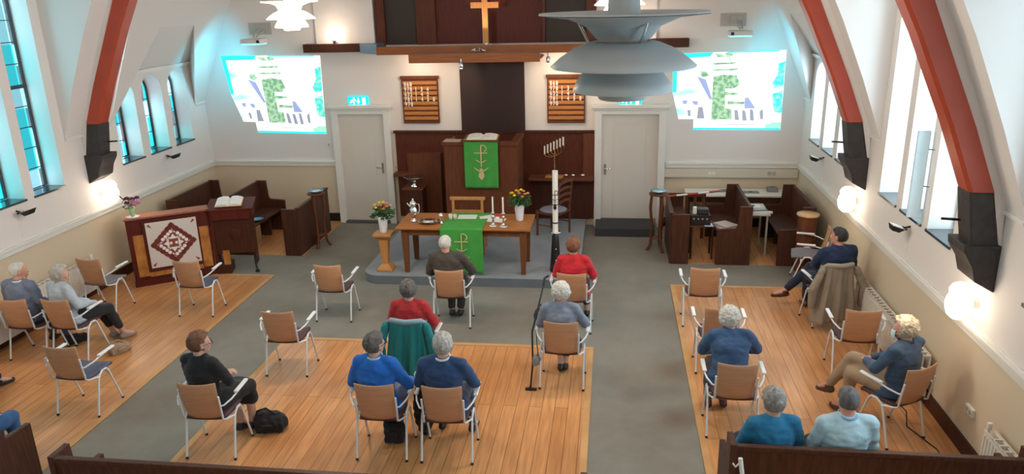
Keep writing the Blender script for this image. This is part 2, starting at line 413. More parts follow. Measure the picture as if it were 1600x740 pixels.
    # mouldings: dado rail, picture rail in the window bay, eaves line
    t = MB().b2((X(0), -2, 1.13), (X(.03), YB, 1.20)).b2((X(0), -2, 1.20), (X(.055), YB, 1.235)).b2((X(0), -2, 1.235), (X(.02), YB, 1.255))
    struct('trim_1', t, TRIM, .004)
    struct('trim_2', MB().b2((X(0), 11.1, 3.14), (X(.05), 13.7, 3.18)).b2((X(0), 11.1, 3.18), (X(.08), 13.7, 3.2)), TRIM)
    for y0, y1 in ((10.05, 11.1), (6.43, 7.45), (13.7, YB)):
        struct('trim_3', MB().b2((X(0), y0, 2.38), (X(.03), y1, 2.42)), TRIM)
    struct('baseboard_'+('left' if side < 0 else 'right'), MB().b2((X(0), -2, 0), (X(.025), YB, .17)), DARKW)
    # painted ribs on stone corbels
    RB = [(.13, 2.57), (.36, 3.13), (.69, 3.85), (1.03, 4.6), (1.66, 5.5), (2.6, 6.7), (3.6, 7.5), (5.64, 8.4)]
    RI = [(.33, 2.57), (.57, 3.15), (.92, 3.9), (1.3, 4.62), (1.95, 5.45), (2.9, 6.5), (3.8, 7.25), (5.64, 8.05)]
    for y0 in (10.4, 6.76, 3.12):
        y1 = y0+.26; rb = MB(); n = len(RB); vs = []
        for (a, za), (b_, zb) in zip(RB, RI):
            ch = .03
            vs += [(X(a), y0, za), (X(b_-ch), y0, zb), (X(b_), y0+ch, zb), (X(b_), y1-ch, zb), (X(b_-ch), y1, zb), (X(a), y1, za)]
        fs = []
        for i in range(n-1): fs += [(i*6+j, i*6+(j+1) % 6, (i+1)*6+(j+1) % 6, (i+1)*6+j) for j in range(6)]
        fs += [(0, 1, 2, 3, 4, 5)]
        rb.add(vs, fs); o = struct('trim_5', rb, RED)
        bk = MB(); bp = [(0, 2.1), (.02, 2.57), (.27, 3.17), (.58, 3.88), (.94, 4.6), (1.57, 5.5), (1.66, 5.5), (1.03, 4.6), (.69, 3.85), (.36, 3.13), (.13, 2.57), (.02, 2.1)]
        m_ = len(bp)//2
        for i in range(m_-1): bk.prism([bp[i], bp[i+1], bp[-2-i], bp[-1-i]], y0+.01, y0+.25, 'y')
        bk.v = [(X(v[0]), v[1], v[2]) for v in bk.v]; bk.build('plaster_backing', CEIL, o)
        ft = MB().prism([(.02, 2.05), (.24, 2.05), (.28, 2.25), (.33, 2.57), (.13, 2.57)], y0, y0+.26, 'y')
        ft.v = [(X(v[0]), v[1], v[2]) for v in ft.v]; ft.build('rib_foot', STONE, o, .015)
        cb = MB().prism([(0, 1.66), (.18, 1.76), (.22, 1.9), (.27, 1.98), (.30, 2.03), (.31, 2.10), (0, 2.10)], y0-.02, y0+.34, 'y')
        cb.v = [(X(v[0]), v[1], v[2]) for v in cb.v]; cb.build('corbel', STONE, o, .012)
        MB().cyl((X(.26), y0+.2, 2.27), (X(.44), y0+.2, 2.28), .012).build('hook', BLACK, o)
wall_side(-1); wall_side(1)
# front wall and rear wall
g = [(XL-.4, -.05), (XR+.4, -.05), (XR+.4, 2.4)] + [(XR-d, z) for d, z in PROF] + [(XL+d, z) for d, z in reversed(PROF)] + [(XL-.4, 2.4)]
struct('wall_front', MB().prism(g, YB, YB+.3, 'y'), PAINT)
struct('wall_back', MB().prism(g, -2.3, -2, 'y'), PAINT)
tr = MB()
for a, b in ((XL, -5.3), (1.0, XR)):
    tr.b2((a, YB-.03, 1.13), (b, YB, 1.20)).b2((a, YB-.055, 1.20), (b, YB, 1.235))
struct('trim_6', tr, TRIM, .003)
bb = MB()
for a, b in ((XL, -5.3), (-.3, -.31), (1.0, XR)): bb.b2((a, YB-.02, 0), (b, YB, .17))
struct('baseboard_front', bb, BLKIRON)
# pilasters and panelling above the canopy, dark back panel, wainscot
struct('trim_7', MB().b2((-5.47, YB-.08, 3.42), (-4.63, YB, 8)).b2((-4.63, YB-.15, 3.42), (-4.33, YB, 8)).b2((.1, YB-.08, 3.42), (.75, YB, 8)), WHITE)
pn = thing('wall_panelling', 'tall red-brown timber panelling behind the cross', 'panelling', (XM, YB-.06, 3.42))
def pbox(name, x0, x1, z0, z1, y0, y1, m): return MB().b2((x0-XM, y0, z0-3.42), (x1-XM, y1, z1-3.42)).build(name, m, pn, .006)
pbox('panel', -3.18, -1.24, 3.42, 6.2, 0, .05, REDW)
for x0, x1 in ((-4.13, -3.54), (-1.2, -.48)): pbox('panel', x0, x1, 3.42, 6.2, -.0, .05, mat('grey_brown_panel', (.030, .019, .016), .6)).__setitem__('label', 'grey-brown panel')
for x0, x1 in ((-4.3, -4.13), (-3.54, -3.18), (-1.26, -1.2), (-.48, -.3)): pbox('stile', x0, x1, 3.42, 6.2, -.06, .05, PANELW)
struct('trim_8', MB().b2((-2.8, YB-.04, 1.7), (-1.6, YB, 3.3)), mat('dark_panel', (.028, .008, .007), .55))
wn = thing('wainscot_panelling', 'dark brown panelled wainscot filling the wall between the two white doors', 'panelling', (XM, YB-.05, 0))
def wbox(name, x0, x1, z0, z1, y0, y1, m): return MB().b2((x0-XM, y0, z0), (x1-XM, y1, z1)).build(name, m, wn, .004)
wbox('panel', -4.1, -.3, .14, 1.78, 0, .05, PANELW)
wbox('cap_rail', -4.13, -.29, 1.78, 1.83, -.03, .05, DARKW)
wbox('pilaster', -.52, -.32, .9, 1.78, -.05, 0, PULPW)
wbox('panel', -3.85, -3.2, .14, 1.42, -.16, 0, PULPW)
wbox('ledge', -4.13, -3.7, .98, 1.04, -.22, 0, PULPW)
wbox('ledge', -1.52, -.33, .95, 1.0, -.34, 0, PULPW)
wbox('panel', -1.45, -.4, .14, .95, -.05, 0, DARKW)
# white doors in moulded casings
def door(n, x0, x1, z1, lab, handed, z0):
    d = struct('door_%d' % n, MB().b2((x0+.13, YB-.045, z0), (x1-.13, YB-.005, z1-.16)), DOORW, .004)
    c = MB().b2((x0, YB-.12, 0), (x0+.13, YB, z1-.06)).b2((x1-.13, YB-.12, 0), (x1, YB, z1-.06)).b2((x0+.13, YB-.12, z1-.18), (x1-.13, YB, z1-.06))
    c.b2((x0-.05, YB-.19, z1-.06), (x1+.05, YB, z1-.0)).b2((x0-.02, YB-.15, z1-.1), (x1+.02, YB, z1-.06))
    c.build('casing', TRIM, d, .008)
    hx = x1-.22 if handed > 0 else x0+.2
    h = MB().b2((hx-.02, YB-.055, 1.0), (hx+.02, YB-.045, 1.2)).cyl((hx, YB-.055, 1.12), (hx, YB-.10, 1.12), .01)
    h.cyl((hx, YB-.10, 1.12), (hx+(.12 if handed < 0 else -.12), YB-.10, 1.12), .01); h.build('door_handle', CHROME, d)
    MB().b2((x0+.35, YB-.05, z0+.02), (x1-.35, YB-.046, z1-.35)).build('door_panel', DOORW, d, .002)
door(1, -5.32, -4.17, 2.33, '', 1, .02); door(2, -.31, .98, 2.31, '', -1, .15)
struct('trim_9', MB().b2((-.27, 13.35, 0), (.80, YB, .15)), mat('step_carpet', (.045, .047, .05), .9))
struct('trim_10', MB().b2((-5.2, YB-.14, 0), (-4.29, YB, .05)), mat('threshold', (.10, .10, .095), .7))

# ------------------------------------------------------------------ fixtures on the front wall
def exit_sign(x, lab, z=2.40):
    t = thing('exit_sign', lab, 'sign', (x, YB-.03, z), group=None)
    MB().box((0, 0, 0), (.40, .05, .16)).build('case', emit('exit_green', (0, .55, .60), 1.3), t, .006)
    p = MB(); wm = emit('exit_white', (.9, 1, 1), 2.5)
    p.ell((-.075, -.028, .045), (.016, .004, .016)); p.tube([(-.08, -.028, .03), (-.10, -.028, -.01)], .014, 6)
    p.tube([(-.10, -.028, -.01), (-.07, -.028, -.03), (-.075, -.028, -.06)], .009, 6); p.tube([(-.10, -.028, -.01), (-.13, -.028, -.03), (-.155, -.028, -.03)], .009, 6)
    p.tube([(-.08, -.028, .025), (-.05, -.028, .005), (-.035, -.028, .02)], .007, 6); p.tube([(-.085, -.028, .025), (-.12, -.028, .02), (-.135, -.028, 0)], .007, 6)
    p.build('running_figure', wm, t)
    a = MB().b2((.0, -.03, -.0), (.02, -.026, .055)); a.prism([(-.025, -.005), (.045, -.005), (.01, -.055)], -.03, -.026, 'y'); a.build('arrow', wm, t)
    MB().b2((.09, -.03, -.06), (.15, -.026, .06)).build('doorway_symbol', wm, t)
exit_sign(-4.78, 'lit green exit sign above the left white door'); exit_sign(.33, 'lit green exit sign above the right white door, behind the big pendant lamp', 2.375)
def hymn_board(x0, lab):
    t = thing('hymn_board', lab, 'hymn board', (x0, YB-.03, 1.99))
    b = MB().b2((0, 0, 0), (.67, .03, .84)); b.build('board', PULPW, t)  # darker than the rails: shade in the gaps put into the colour
    fr = MB().b2((-.03, -.03, .80), (.70, .03, .86)).b2((-.01, -.025, -.02), (.68, .03, .015)).b2((-.012, -.02, 0), (.012, .03, .82)).b2((.658, -.02, 0), (.682, .03, .82)); fr.build('frame', PULPW, t, .003)
    for k in range(8): MB().b2((.012, -.022, .045+k*.094), (.658, 0, .105+k*.094)).build('rail', BOARDW, t, .002)
    rows = ['868', '978', '632', '781', '970']; r2_ = ['', '134', '142', '1458', '']
    for i, (a, b_) in enumerate(zip(rows, r2_)):
        z = .672-.092*i
        for j, ch in enumerate(a): 
            T = Matrix.Translation((.058+j*.055, -.026, z)) @ Euler((R(90), 0, 0)).to_matrix().to_4x4() @ Matrix.Diagonal((.9, 1.25, 1, 1))
            text_mb(ch, .085, T).build('number_card', PAPER, t)
        for j, ch in enumerate(b_):
            T = Matrix.Translation((.26+j*.112, -.026, z)) @ Euler((R(90), 0, 0)).to_matrix().to_4x4() @ Matrix.Diagonal((.9, 1.25, 1, 1))
            text_mb(ch, .085, T).build('number_card', PAPER, t)
hymn_board(-3.90, 'slatted wooden hymn board with white numbers left of the pulpit')
hymn_board(-1.17, 'slatted wooden hymn board with white numbers right of the pulpit')
# stepped timber canopy
cn = thing('pulpit_canopy', 'stepped brown timber canopy board under the cross', 'canopy', (XM, YB, 3.1))
def cbx(name, x0, x1, z0, z1, y0, y1, m): return MB().b2((x0-XM, y0-YB, z0-3.1), (x1-XM, y1-YB, z1-3.1)).build(name, m, cn, .005)
cbx('wall_fascia', -5.69, -4.6, 3.31, 3.46, 13.86, YB, DARKW); cbx('wall_fascia', -.45, 1.31, 3.31, 3.46, 13.86, YB, DARKW)
MB().prism([(-4.6-XM, 13.86-YB), (-4.17-XM, 13.5-YB), (-4.17-XM, 0), (-4.6-XM, 0)], .19, .36, 'z').build('angled_fascia', mat('blue_lit_board', (.13, .19, .27), .5), cn, label='angled end board with blue light in its colour')  # blue light falling on this end board is put into its colour
cbx('fascia', -4.17, -.42, 3.28, 3.42, 13.45, 13.5, CANW); cbx('shelf', -4.15, -.44, 3.28, 3.30, 13.5, YB, CANW)
cbx('fascia', -3.47, -1.21, 3.17, 3.325, 13.0, 13.05, CANW); cbx('shelf', -3.45, -1.23, 3.18, 3.20, 13.05, YB, CANW); cbx('top_board', -3.45, -1.23, 3.30, 3.315, 13.05, 13.5, mat('grey_board', (.30, .25, .22), .8))  # top board is greyer and paler than the fascia
# wooden cross
cr = thing('wall_cross', 'tall pale wooden cross standing on the canopy', 'cross', (-2.22, 13.62, 3.31))
MB().b2((-.05, -.03, .12), (.05, .03, 1.5)).build('upright', OAK, cr, .006); MB().b2((-.245, -.032, .73), (.245, .032, .83)).build('crossbar', OAK, cr, .006)
MB().b2((-.12, -.08, 0), (.12, .08, .04)).cyl((0, 0, .04), (0, 0, .14), .05).build('foot', SILVER, cr)
spot('cross_spot', (-2.15, 13.1, 3.42), (-2.22, 13.62, 4.1), 45, (1, .70, .45), 50)
def canopy_spot(x, y, z, tgt, lab, power):
    t = thing('spotlight', lab, 'lamp', (x, y, z), group=None)
    MB().cyl((0, 0, 0), (0, 0, -.06), .012).build('bracket', CHROME, t)
    MB().lathe([(.028, -.16), (.035, -.14), (.035, -.07), (.02, -.05), (0, -.05)]).build('housing', CHROME, t)
    MB().ell((0, 0, -.158), (.027, .027, .008)).build('bulb', emit('spot_bulb', (1, .8, .55), 25), t)
    spot('spot_beam', (x, y, z-.19), tgt, power, (1, .74, .48), 95, .8)
canopy_spot(-2.55, 12.95, 3.24, (-3.3, 14.05, 2.5), 'small chrome spotlight on the left part of the canopy edge', 26)
canopy_spot(-1.08, 13.1, 3.30, (-.9, 14.05, 2.6), 'small lit spotlight at the right end of the canopy', 26)
point('canopy_glow', (-3.55, 13.6, 3.05), 9, (1, .78, .55)); point('canopy_glow', (-.85, 13.6, 3.05), 9, (1, .78, .55))
def uplight(x, lab):
    t = thing('uplight', lab, 'lamp', (x, 13.93, 3.46))
    MB().lathe([(.02, 0), (.03, .04), (.05, .07), (.045, .07)]).build('holder', CHROME, t); MB().ell((0, 0, .11), .045, sub=3).build('bulb', emit('uplight_bulb', (1, .82, .62), 40), t)
    point('uplight_glow', (x, 13.6, 3.7), 7, (1, .80, .60), .08)
uplight(-5.1, 'small glowing bulb on the dark ledge left of the panelling'); uplight(.45, 'small glowing bulb on the dark ledge right of the panelling')
for o in (thing('ornament', 'silver sprig ornament lying at the foot of the cross', 'ornament', (-2.28, 13.2, 3.315)),):
    m_ = MB()
    for i in range(9):
        a = i*.7; m_.ell((math.cos(a)*.09, math.sin(a)*.05, .03+.012*(i % 3)), (.045, .02, .02), Euler((0, .4*(i % 3-1), a)).to_matrix())
    m_.build('leaves', SILVER, o)
# trunking with sockets
t = thing('cable_trunking', 'long pale cable trunking with sockets on the wall right of the door', 'trunking', (2.2, YB-.03, 1.04))
MB().b2((-1.22, -.03, -.08), (1.17, .03, .08)).build('trunk', mat('trunk_paint', (.62, .56, .47), .5), t, .006)
MB().b2((-1.22, -.036, -.085), (1.17, .03, -.072)).build('edge', GREY, t)
for x in (-.4, -.33, .66, .74): MB().b2((x-.03, -.04, -.03), (x+.03, -.03, .03)).cyl((x, -.045, 0), (x, -.04, 0), .016).build('socket', TRIM if x < 0 else GREY, t, .003)
# projections and short-throw projectors
def projected(q, lab):
    P = [Vector(p) for p in q]  # tl tr br bl (x,z)
    def uv(u, v):   # u right, v down
        a = P[0].lerp(P[1], u); b = P[3].lerp(P[2], u); return a.lerp(b, v)
    t = thing('projected_picture', lab, 'projection', ((P[0].x+P[1].x)/2, YB-.004, P[3].y))
    ox, oz = t.location.x, t.location.z
    def layer(name, polys, m, k):
        mb = MB()
        for pl in polys:
            pts = [uv(*p) for p in pl]
            mb.prism([(p.x-ox, p.y-oz) for p in pts], -k*.0016-.002, .003, 'y')
        mb.build(name, m, t)
    sky = bpy.data.materials.new('picture_sky'); tt, b = nodes(sky); L = tt.links
    tc = tt.nodes.new('ShaderNodeTexCoord'); mp = tt.nodes.new('ShaderNodeMapping'); mp.inputs['Scale'].default_value = (.8, 1, 2.5); mp.inputs['Location'].default_value = (.35, 0, -.6)
    L.new(tc.outputs['Object'], mp.inputs[0]); n = tt.nodes.new('ShaderNodeTexNoise'); n.inputs['Scale'].default_value = 1.3; L.new(mp.outputs[0], n.inputs['Vector'])
    sx = tt.nodes.new('ShaderNodeSeparateXYZ'); L.new(tc.outputs['Object'], sx.inputs[0])
    ma = tt.nodes.new('ShaderNodeMath'); ma.operation = 'MULTIPLY_ADD'; ma.inputs[1].default_value = .36; L.new(sx.outputs[0], ma.inputs[0]); L.new(n.outputs['Fac'], ma.inputs[2])
    cr = tt.nodes.new('ShaderNodeValToRGB'); e = cr.color_ramp.elements; e[0].position = .0; e[0].color = (.02, .78, .86, 1); e[1].position = .26; e[1].color = (1, 1, 1, 1)
    kk = e.new(.12); kk.color = (.45, .92, .98, 1)
    L.new(ma.outputs[0], cr.inputs[0]); L.new(cr.outputs[0], b.inputs['Emission Color']); b.inputs['Emission Strength'].default_value = 1.25
    b.inputs['Base Color'].default_value = (.2, .2, .2, 1)
    layer('sky', [[(0, 0), (1, 0), (1, 1), (.20, 1), (.20, .86), (.06, .86), (0, .5)]], sky, 0)
    W = emit('picture_white', (1, 1, 1), 1.25); CY = emit('picture_cyan', (.02, .80, .84), 1.0)
    def em(n_, c, s=.8, c2=None):
        m = emit(n_, c, s)
        if c2:
            tt, b = m.node_tree, m.node_tree.nodes['Principled BSDF']; n = tt.nodes.new('ShaderNodeTexNoise'); n.inputs['Scale'].default_value = 14
            tc = tt.nodes.new('ShaderNodeTexCoord'); tt.links.new(tc.outputs['Object'], n.inputs['Vector'])
            cr = tt.nodes.new('ShaderNodeValToRGB'); cr.color_ramp.elements[0].position = .42; cr.color_ramp.elements[1].position = .58
            cr.color_ramp.elements[0].color = (*c, 1); cr.color_ramp.elements[1].color = (*c2, 1); tt.links.new(n.outputs['Fac'], cr.inputs[0]); tt.links.new(cr.outputs[0], b.inputs['Emission Color'])
        return m
    layer('cyan_edge', [[(0, 0), (.36, 0), (.33, .05), (.04, .06), (.035, .5), (0, .5)], [(.20, .975), (1, .975), (1, 1), (.20, 1)], [(.48, 0), (.94, 0), (.94, .012), (.48, .012)]], CY, 1)
    roof = em('picture_slate', (.30, .36, .62))
    layer('roofs', [[(.22, .30), (.30, .34), (.365, .60), (.34, .60)], [(.66, .58), (.69, .58), (.76, .72), (.66, .72)], [(.09, .61), (.14, .61), (.13, .66), (.10, .66)], [(.18, .62), (.23, .62), (.24, .67), (.20, .67)]], roof, 2)
    tree = em('picture_tree', (.16, .34, .20), .8, (.55, .80, .52))
    wob = lambda pts, s: [(u+.008*math.sin(i*2.3+s), v+.008*math.cos(i*1.7+s)) for i, (u, v) in enumerate(pts)]
    layer('trees', [wob([(.36, .30), (.46, .29), (.58, .30), (.60, .40), (.57, .46), (.48, .47), (.48, .86), (.37, .86), (.36, .5)], 1),
                    wob([(.48, .72), (.55, .72), (.55, .86), (.48, .86)], 2),
                    wob([(.25, .24), (.31, .24), (.32, .28), (.285, .32), (.25, .29)], 3),
                    wob([(.38, .02), (.44, .02), (.46, .06), (.415, .07), (.39, .06)], 4), wob([(.47, .01), (.52, .01), (.54, .05), (.50, .07), (.47, .06)], 5),
                    [(.40, .06), (.405, .06), (.405, .14), (.40, .14)], [(.505, .06), (.51, .06), (.51, .14), (.505, .14)],
                    [(.35, .135), (.56, .13), (.56, .15), (.37, .155)], [(.35, .215), (.58, .21), (.58, .23), (.36, .235)],
                    wob([(.48, .50), (.60, .52), (.60, .55), (.48, .55)], 6), wob([(.50, .62), (.66, .64), (.66, .67), (.50, .66)], 7)], tree, 3)
    layer('right_trees', [wob([(.93, .16), (1, .14), (1, .45), (.91, .46), (.90, .40), (.94, .30)], 1), wob([(.90, .54), (1, .50), (1, .78), (.93, .76), (.92, .68)], 2)], em('picture_leaves', (.04, .62, .60), .9, (.45, .88, .55)), 3)
    gr = em('picture_shadow', (.28, .30, .38))
    layer('figures', [[(.24, .70), (.28, .70), (.30, .85), (.23, .85)], [(.57, .74), (.60, .74), (.62, .87), (.58, .87)], [(.64, .74), (.67, .75), (.69, .88), (.65, .88)], [(.71, .73), (.74, .74), (.755, .88), (.72, .88)],
                      [(.80, .76), (.83, .73), (.835, .86), (.81, .86)], [(.14, .74), (.17, .74), (.17, .82), (.15, .82)]], gr, 4)
    layer('grass', [[(.86, .90), (1, .90), (1, .975), (.86, .975)]], em('picture_grass', (.35, .85, .60)), 4)
    layer('captions', [[(.21, .875), (.90, .88), (.90, .92), (.21, .92)], [(.28, .935), (.84, .94), (.84, .972), (.28, .97)], [(.50, .69), (.66, .69), (.66, .72), (.50, .72)]], W, 5)
    layer('caption_shadow', [[(.30, .925), (.78, .928), (.78, .934), (.30, .931)]], gr, 6)
projected([(-7.434, 3.264), (-5.46, 3.24), (-5.486, 1.76), (-7.22, 1.80)], 'bright picture of a church and trees projected left of the left door')
projected([(1.061, 3.185), (2.993, 3.224), (3.0, 1.825), (1.09, 1.84)], 'bright picture of a church and trees projected right of the right door')
def projector(x, mir, lab):
    t = thing('projector', lab, 'projector', (x, YB, 3.62))
    MB().b2((-.28, -.01, .02), (.16, 0, .24)).build('wall_plate', mat('plate_grey', (.48, .46, .44), .6), t)
    MB().b2((-.12, -.07, .05), (.1, -.01, .2)).tube([(-.02, -.05, .13), (-.05, -.3, .06), (0, -.42, .0)], .018, 8).tube([(.06, -.05, .1), (.04, -.4, .0)], .014, 8).build('arm', GREY, t, .004)
    MB().b2((-.19, -.60, -.12), (.19, -.28, -.03)).build('body', mat('projector_white', (.66, .63, .60), .4), t, .015)
    MB().b2((-.17, -.603, -.128), (.17, -.29, -.112)).build('lens_window', emit('lens_cyan', (.1, .9, 1), 4), t)
    MB().b2((.12*mir, -.605, -.10), (.17*mir, -.6, -.05)).build('vent', BLACK, t)
projector(-6.52, 1, 'white short-throw projector on the wall above the left projected picture')
projector(2.12, -1, 'white short-throw projector on the wall above the right projected picture')
spot('projector_spill', (-6.75, 13.2, 3.25), (-7.6, 13.95, 3.2), 42, (.03, .70, 1), 115, .9, .08)
spot('projector_spill', (2.3, 13.2, 3.25), (3.1, 13.95, 3.2), 30, (.03, .70, 1), 115, .9, .08)
sw = thing('wall_switch', 'small light switch on the wall left of the left door', 'switch', (-5.45, YB-.01, 1.55)); MB().box((0, 0, 0), (.08, .015, .08)).build('plate', TRIM, sw, .003); MB().box((0, -.01, 0), (.03, .01, .05)).build('rocker', GREY, sw)

# ------------------------------------------------------------------ lamps on the side walls
def globe(x, y, side, lab):
    t = thing('wall_globe_lamp', lab, 'lamp', (x, y, 1.46))
    d = -side
    MB().lathe([(.001, -.16), (.05, -.15), (.09, -.115), (.112, -.05), (.118, .0), (.108, .05), (.09, .085), (.10, .13), (.08, .17), (.045, .195), (.001, .20)]).build('shade', GLOBE, t)
    MB().cyl((side*.0, 0, 0), (side*.17, 0, 0), .05).build('wall_mount', CHROME, t)
    point('globe_glow', (x-side*.45, y, 1.5), 6, (1, .78, .55), .12)
globe(XL+.16, 10.62, -1, 'glowing glass wall lamp under the left corbel'); globe(XR-.16, 10.6, 1, 'glowing glass wall lamp under the far right corbel')
globe(XR-.16, 6.99, 1, 'glowing glass wall lamp under the near right corbel'); globe(XL+.16, 6.99, -1, 'glowing glass wall lamp under the near left corbel')
def flood(x, y, side, lab):
    t = thing('wall_floodlight', lab, 'lamp', (x, y, 1.66)); s = -side
    MB().tube([(0, 0, 0), (s*.08, 0, -.02), (s*.08, -.05, .0)], .012).tube([(s*.06, -.06, -.02), (s*.06, .06, -.02)], .01).build('bracket', BLACK, t)
    T = Matrix.Translation((s*.16, 0, .01)) @ Euler((0, s*R(-18), 0)).to_matrix().to_4x4()
    MB().add([(-.06, -.08, 0), (.09, -.08, 0), (.09, .08, 0), (-.06, .08, 0), (-.03, -.05, -.06), (.05, -.05, -.06), (.05, .05, -.06), (-.03, .05, -.06)], [(0, 1, 2, 3), (4, 5, 6, 7), (0, 1, 5, 4), (1, 2, 6, 5), (2, 3, 7, 6), (3, 0, 4, 7)], T=T).build('housing', BLACK, t, .004)
    MB().b2((-.05, -.07, .001), (.08, .07, .006)).build('glass', mat('flood_glass', (.8, .76, .7), .2), t, T=T)
    MB().tube([(0, 0, 0), (0, 0, -.38)], .006, 6).build('cable', TRIM, t)
flood(XL, 8.88, -1, 'black floodlight under the near left tall window'); flood(XL, 12.5, -1, 'black floodlight under the left arched windows')
flood(XR, 12.5, 1, 'black floodlight under the right arched windows'); flood(XR, 8.75, 1, 'black floodlight under the right tall windows')
# opened casement with its stay in the right tall window
o = thing('open_casement', 'pale narrow casement sash tilted open in the right tall window', 'window sash', (XR-.11, 8.45, 1.86))
MB().b2((-.065, -.02, 0), (.065, .015, .95)).build('sash', mat('sash_paint', (.60, .74, .80), .4), o, .006)
MB().tube([(.06, -.02, .35), (.13, -.06, .35), (.13, -.06, .75), (.06, -.02, .75)], .007, 6).build('handle', BLACK, o)
# radiators
def radiator(x, y0, y1, side, lab):
    s = -side; t = thing('radiator', lab, 'radiator', (x+s*.005, (y0+y1)/2, 0)); h = (y1-y0)/2
    b = MB().b2((s*.05, -h, .14), (s*.07, h, .60)).b2((s*.12, -h, .14), (s*.14, h, .60)); n = int(h*2/.05)
    for i in range(n): b.b2((s*.138, -h+.02+i*.05, .17), (s*.146, -h+.045+i*.05, .57))
    b.build('panels', RADM, t); g_ = MB().b2((s*.05, -h, .60), (s*.058, h, .615)).b2((s*.132, -h, .60), (s*.14, h, .615))
    for i in range(int(h*2/.09)): g_.b2((s*.05, -h+i*.09, .602), (s*.14, -h+i*.09+.02, .612))
    g_.build('grille', RADM, t)
    MB().cyl((s*.09, h+.03, .60), (s*.09, h+.03, .66), .02).build('valve', TRIM, t); MB().cyl((s*.09, h+.03, .0), (s*.09, h+.03, .60), .01).build('pipe', RADM, t)
    MB().b2((0, -h+.2, .2), (s*.05, -h+.24, .5)).b2((0, h-.24, .2), (s*.05, h-.2, .5)).build('wall_bracket', GREY, t)
radiator(XL, 7.6, 9.95, -1, 'long pale radiator on the left wall beside the seated couple')
radiator(XR, 7.6, 9.85, 1, 'long pale radiator on the right wall beside the coat chair')
radiator(XR, 4.6, 6.2, 1, 'pale radiator on the right wall at the bottom right corner')
sk = thing('wall_socket', 'white double socket low on the right wall', 'socket', (XR-.015, 6.75, .48)); MB().box((0, 0, 0), (.03, .15, .08)).build('plate', TRIM, sk, .004)
for y in (-.035, .035): MB().cyl((-.017, y, 0), (-.02, y, 0), .022).build('outlet', GREY, sk)

# ------------------------------------------------------------------ pendant lamps
def pendant(x, y, z, lab, lit):
    m = LAMPLIT if lit else LAMPG; t = thing('pendant_lamp', lab, 'lamp', (x, y, z), group=None)
    MB().lathe([(.292, .154), (.290, .160), (.20, .150), (.13, .115), (.095, .075), (.075, .06), (.07, .06), (.09, .078), (.125, .112), (.19, .140), (.29, .152)], n=48).build('top_shade', m, t)
    MB().lathe([(.25, -.022), (.252, -.018), (.22, .01), (.17, .042), (.125, .060), (.10, .066), (.10, .062), (.12, .055), (.165, .038), (.215, .005), (.248, -.022)], n=48).build('middle_shade', m, t)
    MB().lathe([(.172, -.105), (.174, -.10), (.160, -.07), (.135, -.035), (.12, -.01), (.115, -.01), (.13, -.04), (.155, -.075), (.17, -.105)], n=48).build('lower_shade', m, t)
    MB().lathe([(.0, -.134), (.079, -.134), (.084, -.130), (.088, -.09), (.078, -.09), (.078, -.12)], n=40).build('bottom_cup', m, t)
    for k in range(3):
        a = 2*PI*k/3+1.0
        MB().tube([(.16*math.cos(a), .16*math.sin(a), .135), (.12*math.cos(a), .12*math.sin(a), .06)], .006, 6).build('strut', CHROME if not lit else m, t)
    MB().cyl((0, 0, .06), (0, 0, .36 if not lit else .2), .055, .055, 24).build('neck', m, t)
    MB().cyl((0, 0, .15), (0, 0, 8.2-z), .005, n=6).build('cord', TRIM, t)
    if lit: point('pendant_glow', (x, y, z-.3), 120, (1, .86, .70), .2)
LX, LY, LZ = .035, 2.73, 4.065
pendant(LX, LY, LZ, 'large unlit grey three-tier pendant lamp nearest the viewer', False)
pendant(-3.38, 8.0, 4.10, 'lit white tiered pendant lamp left of the timber panelling', True)
pendant(.06, 8.0, 4.17, 'lit white tiered pendant lamp half hidden behind the grey pendant', True)

# ================================================================== FURNITURE AT THE FRONT
PZ = .14
def rounded(x0, x1, y0, y1, r):
    p = []
    for cx, cy, a in ((x1-r, y0+r, -90), (x1-.01, y1-.01, 0), (x0+.01, y1-.01, 90), (x0+r, y0+r, 180)):
        rr = r if cy == y0+r else .01
        p += arc((cx, cy), rr, a, a+90, 10, lambda u, v: (u, v))
    return p
pp = rounded(-3.86, -.46, 10.74, YB-.05, .3)
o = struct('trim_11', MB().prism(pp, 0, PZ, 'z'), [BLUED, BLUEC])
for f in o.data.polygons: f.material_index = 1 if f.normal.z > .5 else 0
# pulpit
t = thing('pulpit', 'tall brown wooden pulpit behind the communion table', 'pulpit', (-2.28, 13.02, PZ))
x0, x1, h = -.66, .65, 1.67
MB().b2((x0, 0, 0), (x1, .06, h-.06)).build('front_panel', PULPW, t, .006)
MB().b2((x0, .06, 0), (x0+.06, .85, h-.06)).build('side_panel', PULPW, t, .004); MB().b2((x1-.06, .06, 0), (x1, .85, h-.06)).build('side_panel', PULPW, t, .004)
MB().b2((x0-.03, -.03, h-.07), (x1+.03, .11, h)).b2((x0-.03, .11, h-.07), (x0+.16, .35, h)).b2((x1-.12, .11, h-.07), (x1+.03, .87, h)).build('top_rail', PULPW, t, .006)
MB().b2((x0, -.02, h-.005), (x0+.3, .22, h+.008)).build('top_board', mat('pale_board', (.42, .34, .28), .5), t, label='pale board on the corner')
MB().b2((x0-.015, -.015, 0), (x1+.015, 0, .12)).build('plinth', DARKW, t, .003)
MB().b2((x0+.08, .07, .02), (x1-.08, .85, .12)).build('platform', DARKW, t)
T = Matrix.Translation((.02, .04, h+.055)) @ Euler((R(7), 0, 0)).to_matrix().to_4x4()
MB().b2((-.31, -.17, -.012), (.31, .20, .012)).build('book_rest', PULPW, t, .004, T=T)
